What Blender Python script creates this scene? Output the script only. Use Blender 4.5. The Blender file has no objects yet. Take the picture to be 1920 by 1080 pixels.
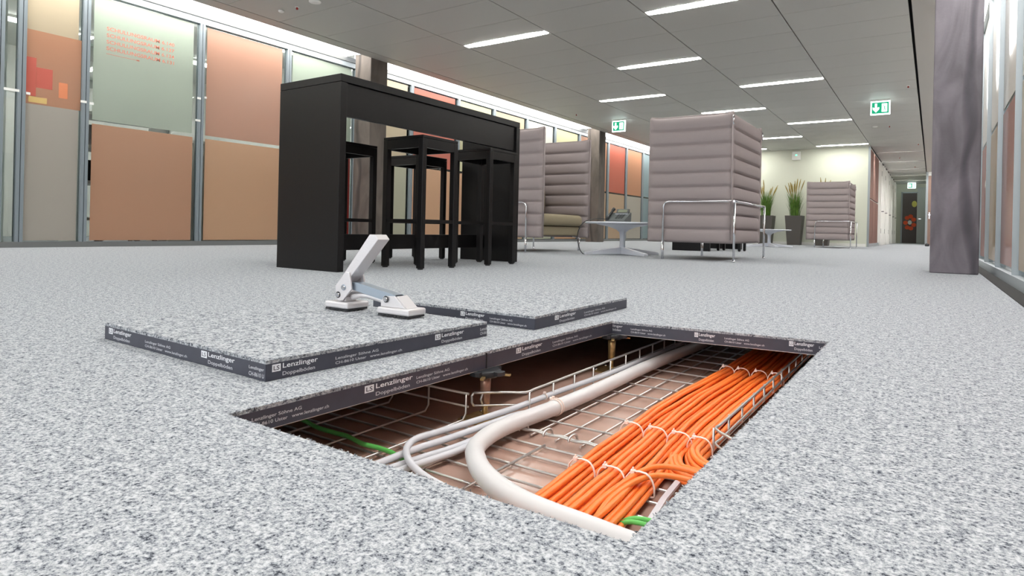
import bpy, bmesh, math, random
from mathutils import Vector, Matrix
random.seed(7)
PI = math.pi
scene = bpy.context.scene
col = scene.collection

# ------------------------------------------------------------------ camera
F, YAW, ROLL, CYP, HC = 1170.34, 0.593404, 0.0223124, 427.6, 0.266
cy_, sy_, cr_, sr_ = math.cos(YAW), math.sin(YAW), math.cos(ROLL), math.sin(ROLL)
Rm = Matrix(((cr_, -sr_, 0), (sr_, cr_, 0), (0, 0, 1))) @ Matrix(((1, 0, 0), (0, 0, -1), (0, 1, 0))) @ Matrix(((cy_, sy_, 0), (-sy_, cy_, 0), (0, 0, 1)))
cam = bpy.data.cameras.new('camera')
cam.sensor_width = 36; cam.lens = F / 1920 * 36; cam.shift_y = (CYP - 540) / 1920
cam.clip_start = 0.02; cam.clip_end = 200
co = bpy.data.objects.new('camera', cam); col.objects.link(co)
M3 = Matrix((Rm[0], -Rm[1], -Rm[2])).transposed()
co.matrix_world = Matrix.Translation((0, 0, HC)) @ M3.to_4x4()
scene.camera = co

# ------------------------------------------------------------------ world and exposure
world = bpy.data.worlds.new('world'); scene.world = world; world.use_nodes = True
bg = world.node_tree.nodes['Background']
bg.inputs[0].default_value = (0.90, 0.95, 1.0, 1); bg.inputs[1].default_value = 1.5
vs = scene.view_settings
vs.view_transform = 'Standard'; vs.look = 'None'; vs.gamma = 1; vs.use_curve_mapping = False
vs.exposure = 1.12
E_LAMP, E_SLOT, E_SLOT_R, E_BACK = 20.0, 4.6, 9.0, 10.5

# ------------------------------------------------------------------ helpers
def srgb(r, g, b):
    f = lambda c: (c / 255 / 12.92) if c <= 10 else ((c / 255 + .055) / 1.055) ** 2.4
    return (f(r), f(g), f(b), 1)

def mat(name, c, rough=.5, metal=0, spec=.5, noise=0, nscale=30, bump=0, bscale=200, emis=0, coat=0):
    m = bpy.data.materials.new(name); m.use_nodes = True; nt = m.node_tree; p = nt.nodes['Principled BSDF']
    p.inputs['Base Color'].default_value = c; p.inputs['Roughness'].default_value = rough
    p.inputs['Metallic'].default_value = metal; p.inputs['Specular IOR Level'].default_value = spec
    if coat: p.inputs['Coat Weight'].default_value = coat
    if emis: p.inputs['Emission Color'].default_value = c; p.inputs['Emission Strength'].default_value = emis
    if noise or bump:
        tc = nt.nodes.new('ShaderNodeTexCoord')
    if noise:
        n = nt.nodes.new('ShaderNodeTexNoise'); n.inputs['Scale'].default_value = nscale; n.inputs['Detail'].default_value = 5
        nt.links.new(tc.outputs['Object'], n.inputs['Vector'])
        r = nt.nodes.new('ShaderNodeValToRGB')
        r.color_ramp.elements[0].position = .3; r.color_ramp.elements[1].position = .7
        r.color_ramp.elements[0].color = tuple(x * (1 - noise) for x in c[:3]) + (1,)
        r.color_ramp.elements[1].color = tuple(min(1, x * (1 + noise)) for x in c[:3]) + (1,)
        nt.links.new(n.outputs['Fac'], r.inputs['Fac']); nt.links.new(r.outputs['Color'], p.inputs['Base Color'])
    if bump:
        n2 = nt.nodes.new('ShaderNodeTexNoise'); n2.inputs['Scale'].default_value = bscale
        nt.links.new(tc.outputs['Object'], n2.inputs['Vector'])
        b = nt.nodes.new('ShaderNodeBump'); b.inputs['Strength'].default_value = bump; b.inputs['Distance'].default_value = .002
        nt.links.new(n2.outputs['Fac'], b.inputs['Height']); nt.links.new(b.outputs['Normal'], p.inputs['Normal'])
    return m

def emit(name, c, s):
    m = bpy.data.materials.new(name); m.use_nodes = True; nt = m.node_tree; nt.nodes.clear()
    o = nt.nodes.new('ShaderNodeOutputMaterial'); e = nt.nodes.new('ShaderNodeEmission')
    e.inputs[0].default_value = c; e.inputs[1].default_value = s; nt.links.new(e.outputs[0], o.inputs[0]); return m

def glass_mat(name, tint):
    m = bpy.data.materials.new(name); m.use_nodes = True; nt = m.node_tree; nt.nodes.clear()
    o = nt.nodes.new('ShaderNodeOutputMaterial'); t = nt.nodes.new('ShaderNodeBsdfTransparent'); g = nt.nodes.new('ShaderNodeBsdfGlossy')
    t.inputs[0].default_value = tint; g.inputs['Roughness'].default_value = .02
    f = nt.nodes.new('ShaderNodeFresnel'); f.inputs[0].default_value = 1.45
    mx = nt.nodes.new('ShaderNodeMixShader'); nt.links.new(f.outputs[0], mx.inputs[0]); nt.links.new(t.outputs[0], mx.inputs[1])
    nt.links.new(g.outputs[0], mx.inputs[2]); nt.links.new(mx.outputs[0], o.inputs[0]); return m

def film_mat(name, c, trans=.6, gloss=.05, fres=0):
    m = bpy.data.materials.new(name); m.use_nodes = True; nt = m.node_tree; nt.nodes.clear()
    o = nt.nodes.new('ShaderNodeOutputMaterial')
    d = nt.nodes.new('ShaderNodeBsdfDiffuse'); t = nt.nodes.new('ShaderNodeBsdfTranslucent'); g = nt.nodes.new('ShaderNodeBsdfGlossy')
    d.inputs[0].default_value = c; t.inputs[0].default_value = c; g.inputs['Roughness'].default_value = .32
    a = nt.nodes.new('ShaderNodeMixShader'); a.inputs[0].default_value = trans
    b = nt.nodes.new('ShaderNodeMixShader'); b.inputs[0].default_value = gloss
    nt.links.new(d.outputs[0], a.inputs[1]); nt.links.new(t.outputs[0], a.inputs[2])
    nt.links.new(a.outputs[0], b.inputs[1]); nt.links.new(g.outputs[0], b.inputs[2])
    if fres:
        f = nt.nodes.new('ShaderNodeFresnel'); f.inputs[0].default_value = 1.45; q = nt.nodes.new('ShaderNodeMath'); q.operation = 'MULTIPLY'; q.inputs[1].default_value = fres
        nt.links.new(f.outputs[0], q.inputs[0]); nt.links.new(q.outputs[0], b.inputs[0]); g.inputs['Roughness'].default_value = .05
    nt.links.new(b.outputs[0], o.inputs[0]); return m

def carpet_mat():
    m = bpy.data.materials.new('carpet'); m.use_nodes = True; nt = m.node_tree; p = nt.nodes['Principled BSDF']
    p.inputs['Roughness'].default_value = 1; p.inputs['Specular IOR Level'].default_value = .05
    g = nt.nodes.new('ShaderNodeNewGeometry')
    def noise(s, d, r=.6):
        n = nt.nodes.new('ShaderNodeTexNoise'); n.inputs['Scale'].default_value = s; n.inputs['Detail'].default_value = d
        n.inputs['Roughness'].default_value = r; nt.links.new(g.outputs['Position'], n.inputs['Vector']); return n
    n1, n2, n3 = noise(210, 4, .7), noise(62, 3), noise(600, 1)
    def math_(op, a, b):
        q = nt.nodes.new('ShaderNodeMath'); q.operation = op
        for i, v in enumerate((a, b)):
            if hasattr(v, 'links'): nt.links.new(v, q.inputs[i])
            else: q.inputs[i].default_value = v
        return q.outputs[0]
    s = math_('ADD', math_('ADD', math_('MULTIPLY', n1.outputs['Fac'], .62), math_('MULTIPLY', n2.outputs['Fac'], .23)), math_('MULTIPLY', n3.outputs['Fac'], .15))
    r = nt.nodes.new('ShaderNodeValToRGB'); e = r.color_ramp.elements
    e[0].position = .395; e[0].color = srgb(52, 56, 64)
    e[1].position = .58; e[1].color = srgb(197, 200, 203)
    x = e.new(.455); x.color = srgb(133, 138, 145)
    x = e.new(.51); x.color = srgb(166, 170, 174)
    nt.links.new(s, r.inputs['Fac']); nt.links.new(r.outputs['Color'], p.inputs['Base Color'])
    b = nt.nodes.new('ShaderNodeBump'); b.inputs['Strength'].default_value = .35; b.inputs['Distance'].default_value = .003
    nt.links.new(s, b.inputs['Height']); nt.links.new(b.outputs['Normal'], p.inputs['Normal'])
    return m

def concrete_mat(name, c, streak=.35):
    m = bpy.data.materials.new(name); m.use_nodes = True; nt = m.node_tree; p = nt.nodes['Principled BSDF']
    p.inputs['Roughness'].default_value = .7
    tc = nt.nodes.new('ShaderNodeTexCoord'); mp = nt.nodes.new('ShaderNodeMapping'); mp.inputs['Scale'].default_value = (1, 1, .35)
    nt.links.new(tc.outputs['Object'], mp.inputs['Vector'])
    n = nt.nodes.new('ShaderNodeTexNoise'); n.inputs['Scale'].default_value = 5; n.inputs['Detail'].default_value = 8; n.inputs['Distortion'].default_value = 1.2
    nt.links.new(mp.outputs[0], n.inputs['Vector'])
    r = nt.nodes.new('ShaderNodeValToRGB'); e = r.color_ramp.elements
    e[0].position = .3; e[0].color = tuple(v * (1 - streak) for v in c[:3]) + (1,)
    e[1].position = .68; e[1].color = tuple(min(1, v * (1 + streak)) for v in c[:3]) + (1,)
    n2 = nt.nodes.new('ShaderNodeTexNoise'); n2.inputs['Scale'].default_value = 60; n2.inputs['Detail'].default_value = 4
    nt.links.new(tc.outputs['Object'], n2.inputs['Vector'])
    w = nt.nodes.new('ShaderNodeTexWave'); w.wave_type = 'BANDS'; w.bands_direction = 'X'; w.inputs['Scale'].default_value = 1.1
    w.inputs['Distortion'].default_value = 9; w.inputs['Detail'].default_value = 3
    nt.links.new(mp.outputs[0], w.inputs['Vector'])
    r2 = nt.nodes.new('ShaderNodeValToRGB'); r2.color_ramp.elements[0].position = .0; r2.color_ramp.elements[0].color = (.35, .35, .38, 1)
    r2.color_ramp.elements[1].position = .12; r2.color_ramp.elements[1].color = (1, 1, 1, 1)
    nt.links.new(w.outputs['Fac'], r2.inputs['Fac'])
    mx = nt.nodes.new('ShaderNodeMix'); mx.data_type = 'RGBA'; mx.blend_type = 'MULTIPLY'; mx.inputs[0].default_value = .8
    nt.links.new(n.outputs['Fac'], r.inputs['Fac']); nt.links.new(r.outputs[0], mx.inputs[6]); nt.links.new(r2.outputs[0], mx.inputs[7])
    nt.links.new(mx.outputs[2], p.inputs['Base Color'])
    b = nt.nodes.new('ShaderNodeBump'); b.inputs['Strength'].default_value = .25; b.inputs['Distance'].default_value = .003
    nt.links.new(n2.outputs['Fac'], b.inputs['Height']); nt.links.new(b.outputs['Normal'], p.inputs['Normal'])
    return m

class MB:
    def __init__(s): s.b = bmesh.new()
    def box(s, x0, x1, y0, y1, z0, z1):
        v = [s.b.verts.new(p) for p in ((x0,y0,z0),(x1,y0,z0),(x1,y1,z0),(x0,y1,z0),(x0,y0,z1),(x1,y0,z1),(x1,y1,z1),(x0,y1,z1))]
        for f in ((3,2,1,0),(4,5,6,7),(0,1,5,4),(1,2,6,5),(2,3,7,6),(3,0,4,7)): s.b.faces.new([v[i] for i in f])
        return s
    def prism(s, pts, z0, z1, tf=None):
        a = [s.b.verts.new((x, y, z0)) for x, y in pts]; c = [s.b.verts.new((x, y, z1)) for x, y in pts]; n = len(pts)
        s.b.faces.new(a[::-1]); s.b.faces.new(c)
        for i in range(n): s.b.faces.new((a[i], a[(i+1) % n], c[(i+1) % n], c[i]))
        if tf:
            for v in a + c: v.co = tf @ v.co
        return s
    def plate(s, pts, y0, y1):                      # outline in x,z swept along y
        a = [s.b.verts.new((x, y0, z)) for x, z in pts]; c = [s.b.verts.new((x, y1, z)) for x, z in pts]; n = len(pts)
        s.b.faces.new(a); s.b.faces.new(c[::-1])
        for i in range(n): s.b.faces.new((a[(i+1) % n], a[i], c[i], c[(i+1) % n]))
        return s
    def tube(s, pts, r, n=8, cap=True, smooth=True, ry=None):
        pts = [Vector(p) for p in pts]; rings = []; up = None
        for i, p in enumerate(pts):
            t = (pts[min(i+1, len(pts)-1)] - pts[max(i-1, 0)]).normalized()
            if up is None:
                up = Vector((0, 0, 1)) if abs(t.z) < .9 else Vector((1, 0, 0))
            up = (up - t * up.dot(t)).normalized(); sd = t.cross(up)
            rr = r[i] if isinstance(r, (list, tuple)) else r
            rings.append([s.b.verts.new(p + (up * math.sin(2*PI*k/n) * (ry or rr) + sd * math.cos(2*PI*k/n) * rr)) for k in range(n)])
        for a, c in zip(rings, rings[1:]):
            for k in range(n):
                f = s.b.faces.new((a[k], a[(k+1) % n], c[(k+1) % n], c[k])); f.smooth = smooth
        if cap:
            s.b.faces.new(rings[0][::-1]); s.b.faces.new(rings[-1])
        return s
    def loop(s, pts, r, n=6):
        pts = [Vector(p) for p in pts]; N = len(pts); rings = []
        for i, p in enumerate(pts):
            t = (pts[(i+1) % N] - pts[i-1]).normalized(); c = sum(pts, Vector()) / N
            up = (p - c); up = (up - t * up.dot(t)).normalized(); sd = t.cross(up)
            rings.append([s.b.verts.new(p + (up * math.sin(2*PI*k/n) + sd * math.cos(2*PI*k/n)) * r) for k in range(n)])
        for i in range(N):
            a, c = rings[i], rings[(i+1) % N]
            for k in range(n): f = s.b.faces.new((a[k], a[(k+1) % n], c[(k+1) % n], c[k])); f.smooth = True
        return s
    def lathe(s, prof, n=24, o=(0, 0, 0), smooth=True):
        rings = []
        for r, z in prof:
            rings.append([s.b.verts.new((o[0] + r*math.cos(2*PI*k/n), o[1] + r*math.sin(2*PI*k/n), o[2] + z)) for k in range(n)])
        for a, c in zip(rings, rings[1:]):
            for k in range(n): f = s.b.faces.new((a[k], a[(k+1) % n], c[(k+1) % n], c[k])); f.smooth = smooth
        s.b.faces.new(rings[0][::-1]); s.b.faces.new(rings[-1]); return s
    def mesh(s, name, m):
        me = bpy.data.meshes.new(name); bmesh.ops.recalc_face_normals(s.b, faces=s.b.faces); s.b.to_mesh(me); s.b.free(); me.materials.append(m); return me
    def build(s, name, m, parent=None, bevel=0, **k):
        return obj(name, s.mesh(name, m), parent, bevel, **k)

def obj(name, me, parent=None, bevel=0, label=None, cat=None, group=None, kind=None, loc=None):
    o = bpy.data.objects.new(name, me); col.objects.link(o)
    if parent: o.parent = parent
    if loc: o.location = loc
    if bevel:
        b = o.modifiers.new('bevel', 'BEVEL'); b.width = bevel; b.segments = 2; b.limit_method = 'ANGLE'; b.angle_limit = math.radians(40)
    tag(o, label, cat, group, kind); return o
def tag(o, label=None, cat=None, group=None, kind=None):
    for k, v in (('label', label), ('category', cat), ('group', group), ('kind', kind)):
        if v: o[k] = v
    return o
def empty(name, loc=(0, 0, 0), rz=0, **k):
    o = bpy.data.objects.new(name, None); col.objects.link(o); o.location = loc; o.rotation_euler = (0, 0, rz); o.empty_display_size = .1
    return tag(o, **k)
def copy_tree(o, parent=None, loc=None, rz=None, **k):
    c = o.copy(); col.objects.link(c); c.parent = parent
    if loc is not None: c.location = loc
    if rz is not None: c.rotation_euler = (0, 0, rz)
    tag(c, **k)
    for ch in [x for x in bpy.data.objects if x.parent == o and x is not c]: copy_tree(ch, c)
    return c

def smooth_path(P, n=8):
    P = [Vector(p) for p in P]; Q = [P[0]*2 - P[1]] + P + [P[-1]*2 - P[-2]]; out = []
    for i in range(1, len(Q)-2):
        for k in range(n):
            t = k / n; a, b, c, d = Q[i-1], Q[i], Q[i+1], Q[i+2]
            out.append(.5 * ((2*b) + (c - a)*t + (2*a - 5*b + 4*c - d)*t*t + (3*b - a - 3*c + d)*t**3))
    out.append(P[-1]); return out

_tx = {}
def text_mesh(s):
    """flat letter outlines scaled to a unit box: x 0..1, y 0..1"""
    if s in _tx: return _tx[s]
    cu = bpy.data.curves.new('t', 'FONT'); cu.body = s; cu.resolution_u = 3; cu.offset = .012
    to = bpy.data.objects.new('t', cu); col.objects.link(to)
    dg = bpy.context.evaluated_depsgraph_get(); dg.update()
    me = bpy.data.meshes.new_from_object(to.evaluated_get(dg)); bpy.data.objects.remove(to); bpy.data.curves.remove(cu)
    xs = [v.co.x for v in me.vertices]; ys = [v.co.y for v in me.vertices]
    x0, x1, y0, y1 = min(xs), max(xs), min(ys), max(ys)
    for v in me.vertices: v.co = ((v.co.x - x0)/(x1 - x0), (v.co.y - y0)/(y1 - y0), 0)
    _tx[s] = me; return me
def put_text(s, o, ux, w, z, h, m, parent, name='lettering', off=.0006):
    """lettering on a vertical face: o start point (x,y), ux unit direction read left to right, z bottom, w width, h height"""
    me = text_mesh(s).copy(); n = Vector((ux[1], -ux[0], 0))
    for v in me.vertices:
        p = Vector((o[0] + ux[0]*v.co.x*w, o[1] + ux[1]*v.co.x*w, z + v.co.y*h)) + n*off; v.co = p
    me.materials.clear(); me.materials.append(m); return obj(name, me, parent)

# ------------------------------------------------------------------ materials
M = {}
M['carpet'] = carpet_mat()
M['edge'] = mat('panel_edge_foil', srgb(60, 62, 73), .45, noise=.08, nscale=40)
M['edge_dark'] = mat('edge_joint', srgb(25, 24, 26), .6)
M['print'] = mat('white_print', srgb(225, 228, 232), .5)
M['print_dim'] = mat('grey_print', srgb(192, 194, 200), .5)
M['subfloor'] = mat('sealed_subfloor', srgb(178, 146, 132), .17, noise=.14, nscale=7, bump=.15, bscale=25)
M['tile'] = mat('ceiling_metal', srgb(184, 184, 180), .55, noise=.02, nscale=900, bump=.2, bscale=900)
M['tile_gap'] = mat('ceiling_void', srgb(30, 29, 28), .9)
M['fascia'] = mat('fascia', srgb(172, 169, 165), .5)
M['frame'] = mat('aluminium_frame', srgb(160, 168, 172), .4, .25)
M['mullion'] = mat('mullion_aluminium', srgb(128, 138, 144), .45, .2)
M['frame_dark'] = mat('grey_profile', srgb(112, 114, 114), .5, .2)
M['white'] = mat('white_paint', srgb(236, 236, 232), .7)
M['wall_cream'] = mat('cream_wall', srgb(214, 217, 202), .8)
M['black'] = mat('black_lacquer', srgb(17, 16, 17), .34, spec=.28, noise=.15, nscale=60)
M['fabric'] = mat('taupe_wool', srgb(156, 146, 146), .95, spec=.1, noise=.06, nscale=350, bump=.3, bscale=500)
M['cushion'] = mat('olive_taupe_wool', srgb(152, 142, 120), .95, spec=.1, noise=.05, nscale=300, bump=.3, bscale=500)
M['chrome'] = mat('chrome', srgb(215, 216, 220), .12, 1)
M['alu'] = mat('cast_aluminium', srgb(214, 212, 214), .38, .35, bump=.2, bscale=250)
M['steel'] = mat('galvanised_link', srgb(170, 182, 194), .3, .8)
M['wire'] = mat('zinc_wire', srgb(206, 203, 200), .28, .85)
M['brass'] = mat('yellow_zinc', srgb(190, 160, 110), .35, .8, noise=.2, nscale=80)
M['zinc_sheet'] = mat('zinc_sheet', srgb(215, 212, 208), .6)
M['copper'] = mat('pinkish_zinc', srgb(176, 140, 122), .35, .7, noise=.2, nscale=60)
M['plastic_black'] = mat('black_plastic', srgb(36, 38, 42), .45)
M['pipe'] = mat('light_grey_conduit', srgb(214, 212, 212), .35)
M['cable_grey'] = mat('grey_cable', srgb(204, 204, 209), .4)
M['orange'] = mat('orange_cable', srgb(246, 128, 52), .4, noise=.05, nscale=90)
M['green'] = mat('green_cable', srgb(100, 190, 92), .4)
M['tie'] = mat('nylon_tie', srgb(245, 225, 215), .35)
M['flatbar'] = mat('grey_strip', srgb(200, 198, 202), .4)
M['conc_grey'] = concrete_mat('concrete_pillar', srgb(106, 101, 107), .34)
M['conc_brown'] = concrete_mat('concrete_column', srgb(92, 84, 78), .3)
M['table_white'] = mat('white_lacquer', srgb(214, 218, 228), .3)
M['planter'] = mat('anthracite_planter', srgb(82, 78, 74), .5)
M['grass'] = mat('grass_blade', srgb(86, 122, 42), .6, noise=.35, nscale=14)
M['foxtail'] = mat('foxtail_head', srgb(150, 132, 70), .8)
M['soil'] = mat('soil', srgb(50, 40, 32), .9)
M['phone'] = mat('phone_body', srgb(86, 92, 92), .5)
M['phone_dark'] = mat('phone_dark', srgb(38, 42, 44), .4)
M['screen'] = mat('phone_display', srgb(96, 104, 78), .3)
M['red'] = mat('sprinkler_red', srgb(150, 30, 25), .4)
M['door_wood'] = mat('brown_door', srgb(150, 122, 108), .5, noise=.06, nscale=8)
M['door_dark'] = mat('dark_door', srgb(92, 82, 80), .5)
M['orange_flat'] = mat('orange_petal', srgb(232, 92, 52), .6)
M['yellow_flat'] = mat('yellow_disc', srgb(222, 214, 110), .6)
M['paper_red'] = mat('paper_red', srgb(186, 92, 78), .8)
M['paper_orange'] = mat('paper_orange', srgb(214, 132, 92), .8)
M['paper_yellow'] = mat('paper_yellow', srgb(206, 176, 112), .8)
M['glass'] = glass_mat('clear_glass', (.86, .90, .89, 1))
M['lamp'] = emit('ceiling_lamp', (1, .985, .93, 1), E_LAMP)
M['fill_glow'] = emit('corridor_fill_glow', (1, .98, .94, 1), 90)  # emitter for the unseen strips added to brighten the corridor
M['slot'] = emit('light_slot', (1, .975, .93, 1), E_SLOT)
M['slot_r'] = emit('light_slot_right', (1, .985, .96, 1), E_SLOT_R)
M['backlamp'] = emit('room_lamp', (1, .98, .94, 1), E_BACK)
M['exit_white'] = emit('exit_sign_white', (.86, 1, .97, 1), 2.2)
M['exit_green'] = emit('exit_sign_green', (.012, .26, .13, 1), .85)
M['led'] = emit('green_led', (.1, .9, .4, 1), 2)
FILM = {k: film_mat('film_' + k, srgb(*c), t) for k, c, t in (
    ('pale_green', (206, 216, 204), .6), ('peach', (218, 180, 158), .6), ('tan', (216, 178, 144), .4), ('brown_peach', (214, 172, 142), .5),
    ('cream', (222, 210, 186), .6), ('greige', (186, 180, 170), .35), ('salmon', (218, 136, 116), .6), ('orange_peach', (220, 174, 142), .6),
    ('sage', (206, 206, 186), .5), ('red', (170, 52, 44), .5), ('white', (240, 240, 234), .7), ('yellow_cream', (224, 222, 192), .6),
    ('peach_cream', (218, 196, 170), .6), ('rose_brown', (160, 128, 120), .3), ('tan_grey', (186, 166, 148), .3), ('pink_white', (238, 228, 222), .5),
    ('pale_blue_grey', (150, 168, 174), .4))}

for k, c in (('rose_glossy', (186, 138, 126)), ('tan_glossy', (206, 186, 164)), ('white_glossy', (240, 234, 226))):
    FILM[k] = film_mat('film_' + k, srgb(*c), .35, fres=.55)

# ------------------------------------------------------------------ floor with the opening
XL, XR, Y0, Y1 = -6.62, .40, -4.0, 31.0
A = (-.804, .499); S = (-.789, 1.082); C = (-.775, 1.682); D = (-.210, 1.739); Rr = (-.2105, 1.12); N = (-.211, .500)
floor = MB()
def ring(mb, z0, z1):
    for poly in ([(-10.6, Y0), (A[0], Y0), A, S, C, (C[0], Y1), (-10.6, Y1)],
                 [(D[0], Y1), D, Rr, N, (N[0], Y0), (XR, Y0), (XR, Y1)],
                 [(A[0], Y0), (N[0], Y0), N, A],
                 [C, D, (D[0], Y1), (C[0], Y1)]):
        mb.prism(poly, z0, z1)
ring(floor, -.006, 0)
floor = floor.build('floor', M['carpet'], kind='structure', label='speckled light grey carpet of the raised office floor around the opening')
pan = MB(); ring(pan, -.036, -.0062); pan.build('panel_core', M['edge'], floor)
und = MB(); ring(und, -.0375, -.0362); und.build('panel_underside', M['zinc_sheet'], floor)  # unseen pale underside, added to bounce light into the void
MB().box(-10.6, 2.4, Y0, Y1, -.20, -.147).build('subfloor', M['subfloor'], kind='structure', label='brown sealed concrete subfloor under the raised floor')

def edge(parent, p, q, z0, z1, m=None, name='panel_edge'):
    """thin dark trim band on a panel edge, seen from the side to the right of p->q"""
    p, q = Vector(p), Vector(q); u = (q - p).normalized(); n = Vector((u.y, -u.x)) * .0008
    return MB().prism([tuple(p), tuple(p + n), tuple(q + n), tuple(q)], z0, z1).build(name, m or M['edge'], parent), u

def logo(parent, o, u, z, w, m=None):
    """the square LS mark and the name beside it; w: full width"""
    h = .0125; lw = w * .18
    n = Vector((u[1], -u[0], 0)); P = []
    put_plate(parent, (o[0], o[1]), u, lw, z, h, M['print'], .0010, 'logo_plate')
    put_text('LS', (o[0] + u[0]*lw*.16, o[1] + u[1]*lw*.16), u, lw*.68, z + h*.2, h*.6, M['edge'], parent, 'logo_lettering', .0013)
    put_text('Lenzlinger', (o[0] + u[0]*lw*1.22, o[1] + u[1]*lw*1.22), u, w - lw*1.22, z + .0012, .0112, m or M['print'], parent, off=.0011)
    put_text('Doppelböden', (o[0] + u[0]*lw*1.22, o[1] + u[1]*lw*1.22), u, (w - lw*1.22)*.92, z - .0108, .0085, M['print_dim'], parent, off=.0011)
def put_plate(parent, o, u, w, z, h, m, off, name):
    n = Vector((u[1], -u[0], 0)) * off
    b = bmesh.new(); P = [Vector((o[0], o[1], z)), Vector((o[0] + u[0]*w, o[1] + u[1]*w, z)), Vector((o[0] + u[0]*w, o[1] + u[1]*w, z + h)), Vector((o[0], o[1], z + h))]
    b.faces.new([b.verts.new(p + n) for p in P]); me = bpy.data.meshes.new(name); b.to_mesh(me); b.free(); me.materials.append(m); return obj(name, me, parent)
def address(parent, o, u, z, w, a='Lenzlinger Söhne AG', b='CH-8610 Uster   www.lenzlinger.ch', k=1.0):
    put_text(a, o, u, w * .62 * k, z + .0088, .0068, M['print_dim'], parent, off=.0011)
    put_text(b, o, u, w * k, z, .0068, M['print_dim'], parent, off=.0011)
def on(p, u, d): return (p[0] + u[0]*d, p[1] + u[1]*d)

# edges of the opening (left side two panels, far side one, right and near sides)
eA, u = edge(floor, A, S, -.036, -.006)
uy = lambda y, p, u: (y - p[1]) / u[1]
address(eA, on(A, u, uy(.535, A, u)), u, -.030, .135)
logo(eA, on(A, u, uy(.744, A, u)), u, -.0215, .115)
address(eA, on(A, u, uy(.869, A, u)), u, -.030, .150)
eB, u = edge(floor, S, C, -.036, -.006)
logo(eB, on(S, u, uy(1.193, S, u)), u, -.0215, .110)
address(eB, on(S, u, uy(1.352, S, u)), u, -.030, .205)
ux = lambda x, p, u: (x - p[0]) / u[0]
eC, u = edge(floor, C, D, -.036, -.006)
put_text('linger', on(C, u, .004), u, .03, -.018, .009, M['print_dim'], eC, off=.0011)
put_text('böden', on(C, u, .004), u, .025, -.027, .007, M['print_dim'], eC, off=.0011)
address(eC, on(C, u, ux(-.717, C, u)), u, -.030, .100)
logo(eC, on(C, u, ux(-.538, C, u)), u, -.0215, .055)
address(eC, on(C, u, ux(-.459, C, u)), u, -.030, .100)
logo(eC, on(C, u, ux(-.301, C, u)), u, -.0205, .058)
put_text('Lenz', on(C, u, ux(-.232, C, u)), u, .016, -.020, .006, M['print_dim'], eC, off=.0011)
edge(floor, D, N, -.036, -.006); edge(floor, N, A, -.036, -.006)
for p, u2 in ((S, (0, 1)),):      # dark joint between the two left panels
    MB().box(p[0] - .0012, p[0] + .0018, p[1] - .0016, p[1] + .0016, -.036, -.003).build('panel_joint', M['edge_dark'], floor)

def fuzz(parent, segs, z, per=900):
    """short carpet tufts fraying over cut carpet edges; segs: (p, q) with the open side to the right of p->q"""
    b = bmesh.new()
    for p, q in segs:
        p, q = Vector(p).to_3d(), Vector(q).to_3d(); L = (q - p).length; u = (q - p)/L; n = Vector((u.y, -u.x, 0))
        for i in range(int(L*per)):
            c = p + u*random.uniform(0, L) + n*random.uniform(-.002, .0008); c.z = z + random.uniform(-.0045, .0004)
            s = random.uniform(.0008, .0021); d = (n*random.uniform(.3, 1.1) + Vector((random.uniform(-.5, .5), random.uniform(-.5, .5), random.uniform(-.2, .9)))).normalized()*s*1.3
            v = [b.verts.new(c + Vector((random.uniform(-s, s), random.uniform(-s, s), random.uniform(-s, s)))) for _ in range(3)] + [b.verts.new(c + d)]
            for f in ((0, 1, 2), (0, 1, 3), (1, 2, 3), (0, 2, 3)): b.faces.new([v[k] for k in f])
    me = bpy.data.meshes.new('carpet_fringe'); b.to_mesh(me); b.free(); me.materials.append(M['carpet'])
    return obj('carpet_fringe', me, parent, kind='stuff')
fuzz(floor, [(A, S), (S, C), (C, D), (D, N), (N, A)], 0, 1300)

# ------------------------------------------------------------------ ceiling
CZ = 2.45
cols_ = [-5.93, -4.74, -3.575, -2.44, -1.29]
ROW = .6111; SEAM0 = 6.02
def seam(k): return SEAM0 + k * ROW
MB().box(-6.1, .09, Y0, Y1, CZ + .095, CZ + .15).build('ceiling', M['tile_gap'], kind='structure', label='dark ceiling void above the metal tiles')
ceil = bpy.data.objects['ceiling']
def tile_mesh(w, l):
    return MB().box(0, w, 0, l, 0, .03).mesh('ceiling_tile', M['tile'])
tm = {}
k0 = int((Y0 - SEAM0) / ROW) + 5
def add_tile(x0, x1, y0, y1, g=.005):
    key = (round(x1 - x0, 3), round(y1 - y0, 3))
    if key not in tm: tm[key] = tile_mesh(key[0] - .012, key[1] - g)
    obj('ceiling_tile', tm[key], ceil, loc=(x0 + .006, y0, CZ))
for a, b in zip(cols_, cols_[1:]):
    for k in range(k0, 19):
        if seam(k) > 17.4: break
        add_tile(a, b, seam(k), min(seam(k + 1), 17.46))
cor_k = (21, 25, 29, 33, 37)
for k in range(k0, 41):
    add_tile(-1.29, -.227, seam(k) + (.08 if k in cor_k else 0), seam(k + 1))
# glowing strips added to brighten the corridor, hidden above the tile plane
for i, k in enumerate(cor_k):
    r = empty('corridor_fill', (-1.284, seam(k), CZ), label='slim added fill light hidden in the corridor ceiling, %s from the entrance' % ('first', 'second', 'third', 'fourth', 'fifth')[i], cat='ceiling light')
    MB().box(.12, .93, .010, .070, .085, .089).build('diffuser', M['fill_glow'], r)
    MB().box(0, 1.05, .0, .008, 0, .085).box(0, 1.05, .072, .0795, 0, .085).build('fill_shield', M['tile_gap'], r)
# outer borders
MB().box(-6.12, -5.935, Y0, 17.45, CZ - .002, CZ + .12).build('trim_1', M['fascia'], kind='structure', label='grey border strip along the left edge of the ceiling')
MB().box(-.205, .10, Y0, 25.0, CZ - .002, CZ + .12).build('trim_2', M['fascia'], kind='structure', label='plain grey soffit to the right of the ceiling tiles')
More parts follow.
